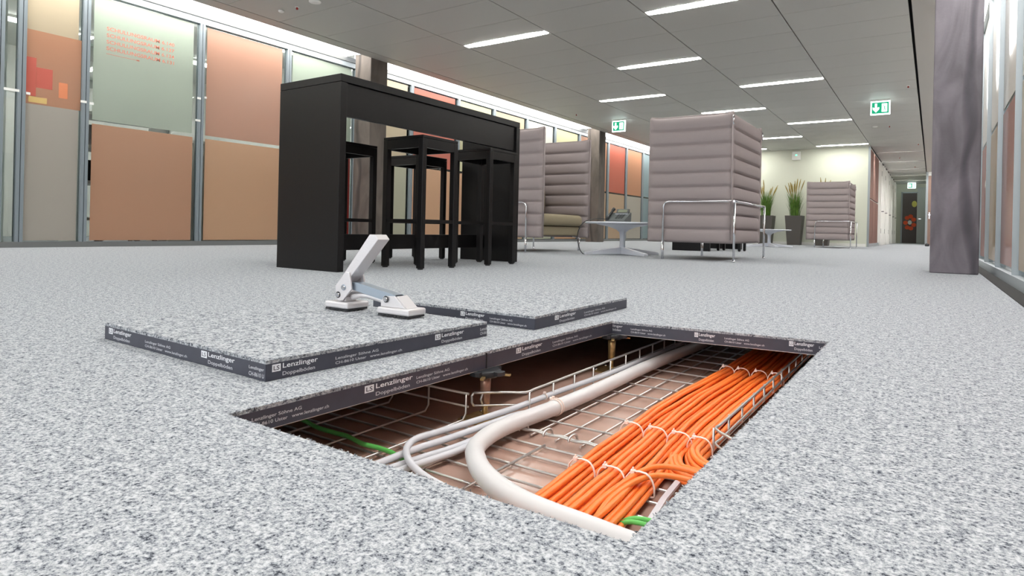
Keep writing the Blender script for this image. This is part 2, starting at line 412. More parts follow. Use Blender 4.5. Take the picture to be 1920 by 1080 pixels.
# light slots along both glazed walls
def slot(x0, x1, y0, y1, z, m_='slot', **k):
    r = empty('light_slot', (0, 0, 0), **k)
    MB().box(x0, x1, y0, y1, z, z + .01).build('diffuser', M[m_], r)
    MB().box(x0, x1, y0, y1, z + .012, z + .05).build('housing', M['frame_dark'], r)
slot(-6.60, -6.125, Y0, 5.68, 2.52, label='bright linear light slot above the left glass wall in front of the first column', cat='ceiling light', group=None)
slot(-6.60, -6.125, 6.02, 12.43, 2.52, label='bright linear light slot between the two left columns', cat='ceiling light')
slot(-6.60, -6.125, 12.77, 17.4, 2.52, label='bright linear light slot beyond the second left column', cat='ceiling light')
slot(.105, .36, Y0, 24.9, 2.52, 'slot_r', label='bright linear light slot above the right glass wall', cat='ceiling light')

def light_mesh(w):
    e, mdl = .045, .062
    b = MB(); b.prism([(0, -e), (w*.18, -mdl), (w*.5, -mdl), (w*.82, -mdl), (w, -e), (w, e), (w*.82, mdl), (w*.5, mdl), (w*.18, mdl), (0, e)], -.004, -.0005)
    return b.mesh('diffuser', M['lamp'])
def light_frame(w): return MB().box(0, w, -.066, .066, -.0015, -.0003).mesh('trim_frame', M['frame_dark'])
lm = {}
names = {(0, 5.93): 'long recessed ceiling light, leftmost and nearest of its column in view', }
def ceil_light(ci, y, label):
    a, b = cols_[ci] + .02, cols_[ci + 1] - .02; w = round(b - a, 3)
    if w not in lm: lm[w] = (light_mesh(w), light_frame(w))
    r = empty('ceiling_light', (a, y, CZ), label=label, cat='ceiling light', group='recessed linear ceiling lights')
    obj('diffuser', lm[w][0], r); obj('trim_frame', lm[w][1], r)
ordw = {5.93: 'first', 9.6: 'second', 13.26: 'third', 16.93: 'fourth'}
for ci, nm, ys in ((1, 'left', (2.26, 5.93, 9.6, 13.26, 16.93)), (2, 'middle', (.43, 4.10, 7.77, 11.43, 15.1)), (3, 'right', (-1.4, 2.26, 5.93, 9.6, 13.26, 16.93))):
    vis = [y for y in ys if y > (5 if ci != 1 else 5)]
    for y in ys:
        if y in vis: lab = 'glowing linear ceiling light in the %s lamp row, number %s counted from the camera' % (nm, ('one', 'two', 'three', 'four')[vis.index(y)])
        else: lab = 'glowing linear ceiling light of the %s row above the frame, %s' % (nm, 'over the opening' if y > 1 else 'behind the camera')
        ceil_light(ci, y, lab)
for ci, y in ((1, -1.4), (3, -3.2)):
    ceil_light(ci, y, 'glowing linear ceiling light behind the camera in the %s row' % ('left' if ci == 1 else 'right'))

# ------------------------------------------------------------------ left glazed wall
WX = -6.6
wl = empty('wall_left', kind='structure', label='aluminium framed glass partition with coloured frosted films')
mull = [-3.9, -2.8, -1.7, -.6, .5, 1.3, 1.95, 2.105, 2.60, 3.71, 4.81, 5.9, 7.0, 8.13, 9.15, 10.25, 11.35, 12.45, 13.95, 15.05, 16.15, 17.42]
for y in mull:
    w = .018
    MB().box(WX - .06, WX + .005, y - .030, y - .004, .05, 2.44).build('mullion', M['mullion'], wl)
    MB().box(WX - .06, WX + .005, y + .002, y + .028, .05, 2.44).build('mullion', M['mullion'], wl)
MB().box(WX - .07, WX + .01, -4, 17.45, 0, .05).build('base_rail', M['frame_dark'], wl)
MB().box(WX - .07, WX + .006, -4, 17.45, 2.40, 2.465).build('head_rail', M['frame'], wl)
MB().box(WX - .07, WX + .02, -4, 17.45, 2.465, 2.525).build('head_profile', M['frame_dark'], wl)
def film(parent, xf, y0, y1, z0, z1, c, face=1):
    return MB().box(min(xf, xf + .0015*face), max(xf, xf + .0015*face), y0, y1, z0, z1).build('frosted_film', FILM[c], parent)
bays = {2.105: ('cream', 'greige'), 2.60: ('pale_green', 'brown_peach'), 3.71: ('peach', 'tan'), 4.81: ('pale_green', 'red'), 5.9: ('cream', 'sage'),
        7.0: ('salmon', 'tan'), 8.13: ('yellow_cream', 'tan'), 9.15: ('cream', 'peach_cream'), 10.25: ('white', 'sage'), 11.35: ('yellow_cream', 'tan'),
        12.45: ('orange_peach', 'peach_cream'), 13.95: ('salmon', 'peach_cream'), 15.05: ('orange_peach', 'greige'), 16.15: ('pale_blue_grey', 'pale_blue_grey'),
        1.3: ('pale_blue_grey', 'pale_blue_grey'), .5: ('peach', 'tan'), -.6: ('pale_green', 'tan'), -1.7: ('cream', 'sage'), -2.8: ('salmon', 'tan'), -3.9: ('cream', 'tan')}
for i, (a, b) in enumerate(zip(mull, mull[1:])):
    MB().box(WX - .034, WX - .028, a + .028, b - .03, .05, 2.40).build('glass_pane', M['glass'], wl)
    if a in bays:
        u_, l_ = bays[a]
        if a == 2.105:
            film(wl, WX - .0255, a + .03, b - .06, 1.925, 2.40, 'cream'); film(wl, WX - .0255, a + .03, b - .035, 1.27, 1.925, 'orange_peach')
            film(wl, WX - .0255, a + .03, b - .05, .06, 1.27, 'greige')
        else:
            g = .05 if b - a > .8 else 0
            film(wl, WX - .0255, a + .035 + g*.6, b - .035 - g, 1.205, 2.385, u_)
            film(wl, WX - .0255, a + .035 + g*.6, b - .035 - g*.8, .06, 1.168, l_)
# wall lettering
tr = mat('orange_red_print', srgb(204, 124, 104), .6)
for i, n_ in enumerate(('6.140', '6.137', '6.134', '6.131')):
    put_text('SCHULUNGSRAUM ' + n_, (WX - .0235, 2.775), (0, 1), .645, 2.082 - i*.063, .036, tr, wl, off=.0006)
MB().box(WX - .0236, WX - .0230, 2.775, 3.075, 1.855, 1.859).box(WX - .0236, WX - .0230, 3.05, 3.078, 1.851, 1.863).build('arrow_print', tr, wl)
# small white safety strips on the glass
for y0, y1, z in ((1.975, 2.085, 1.35), (2.135, 2.165, 1.34), (2.555, 2.605, 1.345), (2.63, 2.665, 1.34), (3.645, 3.70, 1.34), (3.66, 3.70, 1.58), (3.74, 3.765, 1.60)):
    MB().box(WX + .006, WX + .008, y0, y1, z, z + .022).build('safety_strip', M['white'], wl)
# the rooms behind
bk = empty('wall_back_rooms', kind='structure', label='white walls and ceiling of the training rooms behind the glass')
MB().box(-10.6, -10.5, -4, 17.5, 0, 2.7).build('rear_wall', M['white'], bk)
MB().box(-10.6, -6.66, -4, 17.5, 2.62, 2.7).build('room_ceiling', M['white'], bk)
for y in (-4, 1.98, 5.95, 9.2, 13.0, 17.45):
    MB().box(-10.5, -6.68, y - .04, y + .04, 0, 2.62).build('dividing_wall', M['white'], bk)
for y in (-1, .8, 3.0, 4.8, 6.8, 8.2, 10.4, 12.0, 14.3, 15.9):
    for x in (-7.25, -9.0):
        r = empty('room_light', (x, y, 2.60), label='row of tube lights in the training rooms behind the frosted glass', cat='ceiling light', group='room lights behind the glass')
        MB().box(-.06, .06, -.6, .6, -.03, -.01).build('tube', M['backlamp'], r)
        MB().box(-.07, .07, -.62, .62, -.009, .018).build('housing', M['white'], r)
# shelf seen through the clear strip
sh = empty('shelf_unit', (-7.2, 2.75, 0), label='pale shelf unit with dark boxes seen through the clear glass strip beside the sign film', cat='shelf')
MB().box(-.3, .15, -.02, 0, 0, 2.1).box(-.3, .15, .85, .87, 0, 2.1).build('side_panel', M['white'], sh)
for z in (.25, .62, .98, 1.32, 1.66, 2.0): MB().box(-.3, .15, 0, .85, z, z + .03).build('shelf_board', M['white'], sh)
bx = empty('binder_row', (-7.2, 2.75, 0), label='dark files standing on the pale shelf unit behind glass', cat='files')
for z in (.66, 1.02): MB().box(-.2, .1, .04, .42, z - .008, z + .2).build('binder', M['plastic_black'], bx)
# stacked low cupboard whose top edge shows in the film gap of the pink bay
cb = empty('sideboard', (-7.1, 3.8, 0), label='white sideboard glimpsed through the film gap of the pink bay', cat='cupboard')
MB().box(-.4, .2, 0, 1.3, 0, 1.14).build('cabinet', M['white'], cb)
MB().box(-.42, .22, -.02, 1.32, 1.14, 1.17).build('top', M['white'], cb)
for y in (.2, .75):
    MB().box(.201, .206, y + .01, y + .10, 1.065, 1.075).build('handle', M['plastic_black'], cb)
oc = empty('office_chair', (-7.02, 3.15, 0), label='dark office chair blurred behind the brown peach film left of the bar table', cat='chair')
MB().box(-.22, .22, -.24, .24, .44, .51).build('seat', M['plastic_black'], oc, bevel=.02)
MB().box(.17, .23, -.22, .22, .58, 1.02).build('backrest', M['plastic_black'], oc, bevel=.02)
MB().tube([(0, 0, .08), (0, 0, .44)], .025, 8).build('gas_lift', M['chrome'], oc)
for k in range(5):
    a = 2*PI*k/5; MB().tube([(0, 0, .09), (.28*math.cos(a), .28*math.sin(a), .06)], .018, 6).tube([(.28*math.cos(a), .28*math.sin(a), 0), (.28*math.cos(a), .28*math.sin(a), .06)], .025, 8).build('base_arm', M['plastic_black'], oc)
# blurred posters glued on the inside of the first film bay
ps = empty('poster', (0, 0, 0), label='red and orange paper shapes on the leftmost film bay', cat='poster')
for y0, y1, z0, z1, m_ in ((2.14, 2.215, 1.34, 1.68, 'paper_red'), (2.216, 2.34, 1.42, 1.60, 'paper_red'), (2.39, 2.46, 1.36, 1.50, 'paper_orange'), (2.16, 2.30, 1.285, 1.335, 'paper_yellow')):
    MB().box(WX - .0237, WX - .0232, y0, y1, z0, z1).build('paper_shape', M[m_], ps)

# ------------------------------------------------------------------ columns
def column(name, x0, x1, y0, y1, m_, label):
    return MB().box(x0, x1, y0, y1, 0, 2.52).build(name, m_, bevel=.008, label=label, cat='column')
column('concrete_column', -6.42, -6.12, 5.70, 6.00, M['conc_brown'], 'brown grey concrete column behind the black bar table')
column('concrete_column', -6.42, -6.12, 12.45, 12.76, M['conc_brown'], 'brown grey concrete column behind the white coffee table with phone')
column('concrete_pillar', -.018, .280, 5.66, 5.96, M['conc_grey'], 'large purple grey concrete pillar at the right near the glass wall')

# ------------------------------------------------------------------ right glazed wall
RX = .385
wr = empty('wall_right', kind='structure', label='aluminium framed glass partition with rose brown films on the right')
rm = [-3.9, -2.7, -1.55, -.45, .6, 1.7, 2.75, 3.5, 4.62, 5.8, 6.95, 8.1, 9.2, 10.3, 11.4, 12.5, 13.6, 14.7, 15.8, 16.9, 18, 19.1, 20.2, 21.3, 22.4, 23.5, 24.9]
for y in rm: MB().box(RX - .004, RX + .06, y - .007, y + .007, .06, 2.44).build('mullion', M['frame'], wr)
MB().box(RX - .012, RX + .07, -4, 25, 0, .06).build('base_rail', M['frame'], wr)
MB().box(RX - .006, RX + .07, -4, 25, 2.40, 2.53).build('head_rail', M['frame'], wr)
MB().box(.30, .372, -4, 25, .0003, .003).build('trim_3', M['tile_gap'], kind='structure', label='dark strip between carpet and right glass wall')  # flat dark strip along the foot of the right glass
rc = ['tan_grey', 'rose_brown', 'tan_grey', 'rose_brown']
for i, (a, b) in enumerate(zip(rm, rm[1:])):
    MB().box(RX + .028, RX + .034, a + .012, b - .012, .06, 2.40).build('glass_pane', M['glass'], wr)
    lo = 'tan_glossy' if abs(a - 5.8) < .1 or i % 4 == 3 else 'rose_glossy'
    film(wr, RX + .026, a + .03, b - .03, .09, 1.17, lo, -1)
    film(wr, RX + .026, a + .03, b - .03, 1.20, 2.39, 'white_glossy', -1)
MB().box(2.3, 2.4, -4, 25, 0, 2.7).build('wall_right_room', M['white'], kind='structure', label='white wall of the room behind the right glass')
MB().box(.46, 2.4, -4, 25, 2.62, 2.7).build('ceiling_right_room', M['white'], kind='structure', label='white ceiling of the room behind the right glass')
MB().box(XR, 2.4, -4, 25, -.04, 0).build('floor_right_room', M['carpet'], kind='structure', label='carpet of the room behind the right glass')
for y in (3.0, 5.5, 8, 11):
    r = empty('room_light', (.9, y, 2.60), label='tube light in the room behind the right glass wall', cat='ceiling light', group='room lights behind the right glass')
    MB().box(-.06, .06, -.9, .9, -.03, -.01).build('tube', M['backlamp'], r); MB().box(-.07, .07, -.92, .92, -.009, .018).build('housing', M['white'], r)

# ------------------------------------------------------------------ far block, corridor, end wall
MB().box(-10.5, -1.34, 17.47, 17.6, 0, 2.60).build('wall_back', M['wall_cream'], kind='structure', label='cream white wall behind the planters')
MB().box(-6.5, -1.36, 17.455, 17.47, 0, .07).build('baseboard_back', M['white'], kind='structure')
wc = empty('wall_corridor', kind='structure', label='corridor side wall with rose brown films and white door frames')
MB().box(-1.34, -1.295, 17.46, 17.56, 0, 2.45).build('corner_post', M['frame'], wc)
MB().box(-1.9, -1.34, 17.6, 31, 0, 2.5).build('wall_core', M['white'], wc)
MB().box(-1.345, -1.30, 17.56, 30.5, 0, .08).build('base_rail', M['frame'], wc)
for y0, y1 in ((17.62, 18.6), (18.68, 19.6), (19.66, 20.5)):
    MB().box(-1.34, -1.31, y0, y1, .08, 1.17).build('film_panel', FILM['rose_brown'], wc)
    MB().box(-1.34, -1.31, y0, y1, 1.21, 2.42).build('film_panel', FILM['rose_brown'], wc)
for i, y in enumerate((20.9, 22.5, 24.6, 26.8, 28.6)):
    d = empty('door_%d' % (i + 1), kind='structure', label='white office door on the left side of the corridor')
    MB().box(-1.345, -1.25, y - .05, y, 0, 2.4).box(-1.345, -1.25, y + .95, y + 1.0, 0, 2.4).build('door_frame', M['white'], d)
    MB().box(-1.345, -1.30, y, y + .95, 0, 2.38).build('door_leaf', M['white'], d)
    MB().box(-1.30, -1.23, y + .80, y + .84, 1.0, 1.02).build('door_handle', M['plastic_black'], d)
    for z in (.35, 2.0): MB().box(-1.255, -1.245, y - .045, y - .005, z, z + .14).build('hinge', M['plastic_black'], d)
MB().box(-1.9, .6, 30.5, 30.6, 0, 2.5).build('wall_end', M['wall_cream'], kind='structure', label='pale wall closing the corridor')
MB().box(-.56, -.23, 30.44, 30.49, 0, 2.3).build('wall_end_panel', mat('pale_blue_grey', srgb(196, 202, 200), .6), kind='structure', label='pale grey panel beside the dark end door')
d = empty('door_6', kind='structure', label='dark door with orange flower at the end of the corridor')
MB().box(-1.07, -.565, 30.45, 30.49, .01, 2.07).build('door_leaf', M['door_dark'], d)
MB().box(-1.12, -1.07, 30.44, 30.5, 0, 2.12).box(-1.12, -.53, 30.44, 30.5, 2.07, 2.12).build('door_frame', M['frame'], d)
for k in range(7):
    a = 2*PI*k/7 + .5; t = Matrix.Translation((-.80 + .15*math.cos(a), 30.445, .86 + .25*math.sin(a))) @ Matrix.Rotation(PI/2, 4, 'X') @ Matrix.Scale(1, 4)
    MB().prism([(.085*math.cos(q*PI/6), .085*math.sin(q*PI/6)) for q in range(12)], -.004, .004, t).build('petal', M['orange_flat'], d)
MB().prism([(.07*math.cos(q*PI/8), .09*math.sin(q*PI/8)) for q in range(16)], -.006, .006, Matrix.Translation((-.80, 30.442, .86)) @ Matrix.Rotation(PI/2, 4, 'X')).build('flower_centre', M['white'], d)
MB().prism([(.09*math.cos(q*PI/8), .13*math.sin(q*PI/8)) for q in range(16)], -.004, .004, Matrix.Translation((-.655, 30.445, 1.62)) @ Matrix.Rotation(PI/2, 4, 'X')).build('yellow_disc', M['yellow_flat'], d)
MB().box(-.50, -.42, 30.40, 30.44, 1.0, 1.02).build('door_handle', M['chrome'], d)
d = empty('door_7', kind='structure', label='brown door facing the camera beside the pillar')
MB().box(-.16, .40, 25.0, 25.1, 0, 2.32).build('door_leaf', M['door_wood'], d)
MB().box(-.225, -.16, 24.98, 25.1, 0, 2.45).build('door_frame', M['frame'], d)
MB().box(-.16, .4, 24.98, 25.1, 2.32, 2.5).build('transom', M['white'], d)
MB().box(-.15, -.05, 24.93, 24.98, 1.0, 1.025).build('door_handle', M['chrome'], d)
MB().box(-.13, -.10, 24.975, 25.0, .88, 1.1).build('handle_plate', M['chrome'], d)
MB().box(-.225, .4, 25.1, 30.5, 0, 2.5).build('wall_corridor_right', M['wall_cream'], kind='structure', label='corridor wall beyond the brown door')
ds = empty('door_stop', (-.14, 22.2, 0), label='small black door stop on the carpet left of the pillar', cat='door stop')
MB().lathe([(.05, 0), (.06, .03), (.045, .07), (.02, .09)], 12).build('buffer', M['plastic_black'], ds)

# ------------------------------------------------------------------ wall device, exit signs, ceiling dots
dv = empty('wall_detector', (-2.956, 17.45, 2.29), label='small white box with a green light high on the cream wall', cat='detector')
MB().box(-.10, .10, -.06, 0, -.11, .11).build('case', M['white'], dv, bevel=.01)
MB().box(-.02, .02, -.064, -.061, -.0, .03).build('indicator', M['led'], dv)
def exit_sign(x, y, label, kind):
    r = empty('exit_sign', (x, y, CZ), label=label, cat='exit sign', group='green exit signs under the ceiling')
    w, h = .272, .215
    MB().box(-w/2, w/2, -.016, .016, -.025 - h, -.025).build('sign_body', M['exit_white'], r)
    MB().box(-w/2, w/2, -.03, .03, -.024, 0).build('ceiling_mount', M['white'], r)
    g = MB().box(-w/2 + .018, w/2 - .018, -.0185, -.0165, -.025 - h + .018, -.025 - .018).build('green_face', M['exit_green'], r)
    z = -.025 - h/2; a = MB()
    if kind == 'down':
        a.plate([(-.075, z + .07), (-.075, z - .0), (-.105, z + .012), (-.105, z - .018), (-.06, z - .07), (-.015, z - .018), (-.015, z + .012), (-.045, z), (-.045, z + .07)], -.021, -.019)
    else:
        a.plate([(-.10, z + .012), (-.10, z + .045), (-.02, z + .045), (-.02, z + .012)], -.021, -.019).plate([(-.10, z - .045), (-.10, z - .012), (-.02, z - .012), (-.02, z - .045)], -.021, -.019)
    a.build('arrow', M['exit_white'], g)
    MB().box(.02, .095, -.021, -.019, z - .065, z + .065).build('door_symbol', M['exit_white'], g)
    f = MB().tube([(.05, -.0225, z + .045), (.05, -.0225, z + .03)], .009, 6).tube([(.052, -.0225, z + .025), (.062, -.0225, z - .01), (.045, -.0225, z - .05)], .006, 5).tube([(.062, -.0225, z - .01), (.08, -.0225, z - .05)], .006, 5).tube([(.035, -.0225, z + .0), (.055, -.0225, z + .018), (.075, -.0225, z + .0)], .005, 5)
    f.build('running_figure', M['exit_green'], g)
exit_sign(-.735, 11.55, 'green exit sign with down arrow, large, nearest the pillar', 'down')
exit_sign(-5.17, 11.35, 'green exit sign with down arrow above the white coffee table with phone', 'down')
exit_sign(-.74, 29.6, 'small far exit sign at the end of the corridor', 'pair')
for i, (x, y) in enumerate(((-5.365, 3.985), (-.336, 10.66), (-.75, 14.36), (-.323, 17.4), (-5.637, 10.45), (-.8, 20.2), (-.5, 23.0))):
    r = empty('sprinkler', (x, y, CZ), cat='sprinkler', group='small red sprinkler heads',
              label=('small red sprinkler head in the top left ceiling tile', 'small red sprinkler head right of the near exit sign', 'small red sprinkler head below the near exit sign', 'small red sprinkler head far right before the corridor', 'small red sprinkler head left of the far left exit sign', 'small sprinkler head over the corridor entrance', 'small sprinkler head deep over the corridor')[i])
    MB().lathe([(.022, -.006), (.022, -.001)], 10).build('rosette', M['white'], r)
    MB().lathe([(.004, -.03), (.012, -.024), (.010, -.007)], 8).build('bulb', M['red'], r)
for i, (x, y, s) in enumerate(((-5.6, 3.97, .03), (-5.07, 3.97, .06), (-1.0, 14.31, .05))):
    r = empty('smoke_detector', (x, y, CZ), label=('tiny white ceiling disc left of the red sprinkler head', 'white ceiling detector right of the red sprinkler head', 'flat white ceiling detector below the near exit sign')[i], cat='detector')
    MB().lathe([(s*.6, -.02), (s, -.012), (s, -.0005)], 16).build('cap', M['white'], r)

# ------------------------------------------------------------------ black bar table
def bar_table(loc, label):
    r = empty('bar_table', loc, label=label, cat='table', group='black bar tables')
    MB().box(0, .54, 0, 1.80, 1.058, 1.10).build('tabletop', M['black'], r, bevel=.0015)
    MB().box(0, .54, 0, .045, 0, 1.056).build('end_panel', M['black'], r, bevel=.0015)
    MB().box(0, .54, 1.755, 1.80, 0, 1.056).build('end_panel', M['black'], r, bevel=.0015)
    MB().box(.495, .525, .047, 1.753, .872, 1.056).build('apron', M['black'], r, bevel=.001)
    MB().box(.20, .23, .047, 1.753, .105, .205).build('stretcher', M['black'], r, bevel=.001)
    return r
bt = bar_table((-3.262, 2.318, 0), 'tall black bar table with solid end panels in the middle ground')
SW = .335
def stool(loc, label, group='black square bar stools'):
    r = empty('bar_stool', loc, label=label, cat='stool', group=group)
    t = .036
    MB().box(0, SW, 0, SW, .803, .82).build('seat', M['black'], r, bevel=.002)
    for x, y, sx, sy in ((0, 0, 1, 1), (SW, 0, -1, 1), (SW, SW, -1, -1), (0, SW, 1, -1)):
        x1, y1 = x + sx*t, y + sy*t
        MB().box(min(x, x1), max(x, x1), min(y, y1), max(y, y1), .008, .802).build('leg', M['black'], r, bevel=.002)
        MB().box(min(x, x1) + .006, max(x, x1) - .006, min(y, y1) + .006, max(y, y1) - .006, 0, .0078).build('glide', M['plastic_black'], r)
    for y in (0.001, SW - .023): MB().box(t, SW - t, y, y + .022, .745, .802).build('apron_rail', M['black'], r); MB().box(t, SW - t, y + .004, y + .020, .285, .307).build('foot_rail', M['black'], r)
    for x in (0.001, SW - .023): MB().box(x, x + .022, t, SW - t, .745, .802).build('apron_rail', M['black'], r); MB().box(x + .004, x + .020, t, SW - t, .285, .307).build('foot_rail', M['black'], r)
    return r
st = stool((-2.563 - SW, 2.82, 0), 'black bar stool nearest the camera in front of the bar table')
copy_tree(st, loc=(-2.554 - SW, 3.50, 0), label='black bar stool at the right end of the bar table, partly under it')
copy_tree(st, loc=(-3.25 - SW, 2.77, 0), label='black bar stool behind the left end panel of the bar table')
copy_tree(st, loc=(-3.31 - SW, 3.60, 0), label='black bar stool on the far side seen through the nearest stool')
copy_tree(bt, loc=(-3.13, 8.80, 0), label='second black bar table mostly hidden behind the large taupe sofa')
copy_tree(st, loc=(-2.57 - .05, 9.25, 0), label='black bar stool whose legs show under the large taupe sofa')

# ------------------------------------------------------------------ high back sofas
def quilt(w, z0, z1, n, t, bul=.028, nu=14, ch=10, flare=.02):
    """upholstered quilted panel standing on x 0..w, thickness along y centred on 0"""
    b = bmesh.new(); H = (z1 - z0)/n; prof = []
    for s in (1, -1):
        seq = []
        for k in range(n):
            for j in range(ch): a = j/ch; seq.append((z0 + (k + a)*H, t/2 + bul*abs(math.sin(PI*a))**.42 - (.012 if j == 0 else 0)))
        seq.append((z1, t/2*.6)); prof += [(z, s*y) for z, y in (seq if s == 1 else seq[::-1])]
    cols = []
    for i in range(nu + 1):
        f = i/nu; e = min(f, 1 - f)*nu; sc = (.45, .85, 1)[min(2, int(e + .001))]
        fl = flare*((abs(2*f - 1))**8)
        cols.append([b.verts.new((w*f, y*sc if abs(y) > 0 else 0, z + fl*((z - z0)/(z1 - z0))**4)) for z, y in prof])
    m = len(prof)
    for a, c in zip(cols, cols[1:]):
        for k in range(m): f = b.faces.new((a[k], a[(k+1) % m], c[(k+1) % m], c[k])); f.smooth = True
    b.faces.new(cols[0][::-1]); b.faces.new(cols[-1])
    return b
def quilt_obj(name, b, m_, parent, tf):
    for v in b.verts: v.co = tf @ v.co
    bmesh.ops.recalc_face_normals(b, faces=b.faces)
    me = bpy.data.meshes.new(name); b.to_mesh(me); b.free(); me.materials.append(m_); return obj(name, me, parent)
def cushion(x0, x1, y0, y1, z0, z1, name, m_, parent, r=.05):
    mb = MB().box(x0, x1, y0, y1, z0, z1); o = mb.build(name, m_, parent)
    b = o.modifiers.new('bevel', 'BEVEL'); b.width = r; b.segments = 4
    for p in o.data.polygons: p.use_smooth = True
    return o
def sofa(loc, rz, label):
    """open side faces -x; 0.80 deep along x, 1.16 wide along y"""
    r = empty('high_back_sofa', loc, rz, label=label, cat='sofa', group='high backed quilted sofas')
    L, D_, z0, z1 = 1.16, .80, .165, 1.365
    for s, y in ((1, -L/2), (-1, L/2)):
        quilt_obj('side_panel', quilt(D_, z0, z1, 9, .055), M['fabric'], r, Matrix.Translation((-D_/2, y + s*.03, 0)))
    quilt_obj('back_panel', quilt(L - .06, z0, z1, 9, .055), M['fabric'], r, Matrix.Translation((D_/2 - .035, -L/2 + .03, 0)) @ Matrix.Rotation(PI/2, 4, 'Z'))
    cushion(-D_/2 + .10, D_/2 - .09, -L/2 + .08, L/2 - .08, .19, .30, 'seat_base', M['cushion'], r, .02)
    cushion(-D_/2 + .04, D_/2 - .09, -L/2 + .09, L/2 - .09, .305, .44, 'seat_cushion', M['cushion'], r, .055)
    cushion(D_/2 - .24, D_/2 - .10, -L/2 + .12, L/2 - .12, .45, .80, 'back_cushion', M['cushion'], r, .06)
    MB().tube([(-D_/2, -L/2 + .03, 1.385), (-D_/2 + .1, -L/2 + .03, 1.372), (D_/2 - .1, -L/2 + .03, 1.372), (D_/2, -L/2 + .03, 1.385)], .0085, 6).build('top_piping', M['fabric'], r)
    MB().tube([(-D_/2, L/2 - .03, 1.385), (-D_/2 + .1, L/2 - .03, 1.372), (D_/2 - .1, L/2 - .03, 1.372), (D_/2, L/2 - .03, 1.385)], .0085, 6).build('top_piping', M['fabric'], r)
    for s in (-1, 1):   # zipped corner with chrome slider, piping on the edges
        MB().tube([(D_/2 - .005, s*(L/2 - .005), .2), (D_/2 - .005, s*(L/2 - .005), 1.36)], .006, 8).build('corner_zip', M['fabric'], r)
        MB().tube([(D_/2 + .004, s*(L/2 + .004), 1.26), (D_/2 + .004, s*(L/2 + .004), 1.345)], .007, 8).build('zip_slider', M['chrome'], r)
        MB().tube([(-D_/2 - .004, s*(L/2 - .03), .165), (-D_/2 - .004, s*(L/2 - .03), 1.378)], .009, 8).build('piping', M['fabric'], r)
    zr = .555; xo, yo = D_/2 + .035, L/2 + .045
    xi = -D_/2 + .17
    for s in (-1, 1):
        P = [(xi, s*yo, 0), (xi, s*yo, zr - .05), (xi + .015, s*yo, zr - .015), (xi + .05, s*yo, zr), (xo - .02, s*yo, zr)]
        MB().tube(P, .0095, 10).build('side_rail', M['chrome'], r)
        MB().tube([(xo, s*(yo - .02), 0), (xo, s*(yo - .02), zr - .01)], .0105, 10).tube([(xo, s*(yo - .02), .0), (xo, s*(yo - .02), .012)], .015, 10).build('leg', M['chrome'], r)
        MB().tube([(xi, s*yo, .0), (xi, s*yo, .17)], .0125, 10).build('leg', M['chrome'], r)
        MB().tube([(xi, s*yo, .175), (xi, s*(L/2 - .12), .175)], .009, 8).build('bracket', M['chrome'], r)
    MB().tube([(xo, -yo, zr), (xo, yo, zr)], .0095, 10).build('back_rail', M['chrome'], r)
    return r
sf = sofa((-1.935, 6.44, 0), 0, 'large taupe quilted high back sofa turned away, right of the coffee table with phone')
copy_tree(sf, loc=(-3.955, 6.42, 0), rz=PI, label='taupe quilted high back sofa with open seat behind the black bar table')
copy_tree(sf, loc=(-1.83, 15.05, 0), rz=0, label='small distant taupe quilted sofa in front of the cream wall')

# ------------------------------------------------------------------ coffee tables, phone
def coffee(loc, rz, label):
    r = empty('coffee_table', loc, rz, label=label, cat='coffee table', group='white pedestal coffee tables')
    MB().lathe([(.405, .338), (.418, .344), (.418, .352), (.412, .358)], 48).build('tabletop', M['table_white'], r)
    MB().lathe([(.034, .03), (.031, .12), (.030, .20), (.036, .245), (.07, .275), (.15, .305), (.28, .33), (.30, .337)], 32).build('pedestal', M['table_white'], r)
    for k in range(4):
        a = k*PI/2; t = Matrix.Rotation(a, 4, 'Z'); b = MB()
        v = [(.0, -.035, .004), (.0, .035, .004), (.47, .028, .0), (.47, -.028, .0), (.0, -.03, .082), (.0, .03, .082), (.47, .02, .026), (.47, -.02, .026)]
        q = [b.b.verts.new(t @ Vector(p)) for p in v]
        for f in ((0, 3, 2, 1), (4, 5, 6, 7), (0, 1, 5, 4), (1, 2, 6, 5), (2, 3, 7, 6), (3, 0, 4, 7)): b.b.faces.new([q[i] for i in f])
        b.build('foot', M['table_white'], r, bevel=.004)
    return r
ct = coffee((-2.865, 6.45, 0), math.radians(56), 'white round pedestal coffee table with a desk phone on it')
copy_tree(ct, loc=(-2.78, 13.55, 0), rz=math.radians(30), label='distant white round coffee table in front of the planters')

ph = empty('desk_phone', (-2.88, 6.33, .3585), math.radians(-4), label='grey desk phone with handset on the white coffee table', cat='phone')
b = MB(); b.plate([(0, 0), (.17, 0), (.17, .03), (0, .012)], 0, .20)
t = Matrix.Translation((-.10, -.09, 0)) @ Matrix.Rotation(PI/2, 4, 'Z')
def yz(mb, pts, x0, x1):    # outline in y,z swept along x
    a = [mb.b.verts.new((x0, y, z)) for y, z in pts]; c = [mb.b.verts.new((x1, y, z)) for y, z in pts]; n = len(pts)
    mb.b.faces.new(a); mb.b.faces.new(c[::-1])
    for i in range(n): mb.b.faces.new((a[(i+1) % n], a[i], c[i], c[(i+1) % n]))
    return mb
b.b.free()
yz(MB(), [(-.08, 0), (.08, 0), (.085, .10), (.075, .105), (-.08, .018)], -.10, .13).build('phone_base', M['phone'], ph, bevel=.003)
yz(MB(), [(.055, .098), (.085, .145), (.092, .14), (.085, .09)], -.045, .105).build('display_housing', M['phone_dark'], ph)
yz(MB(), [(.060, .1085), (.079, .1395), (.0805, .1385), (.0615, .1075)], -.025, .085).build('display', M['screen'], ph)
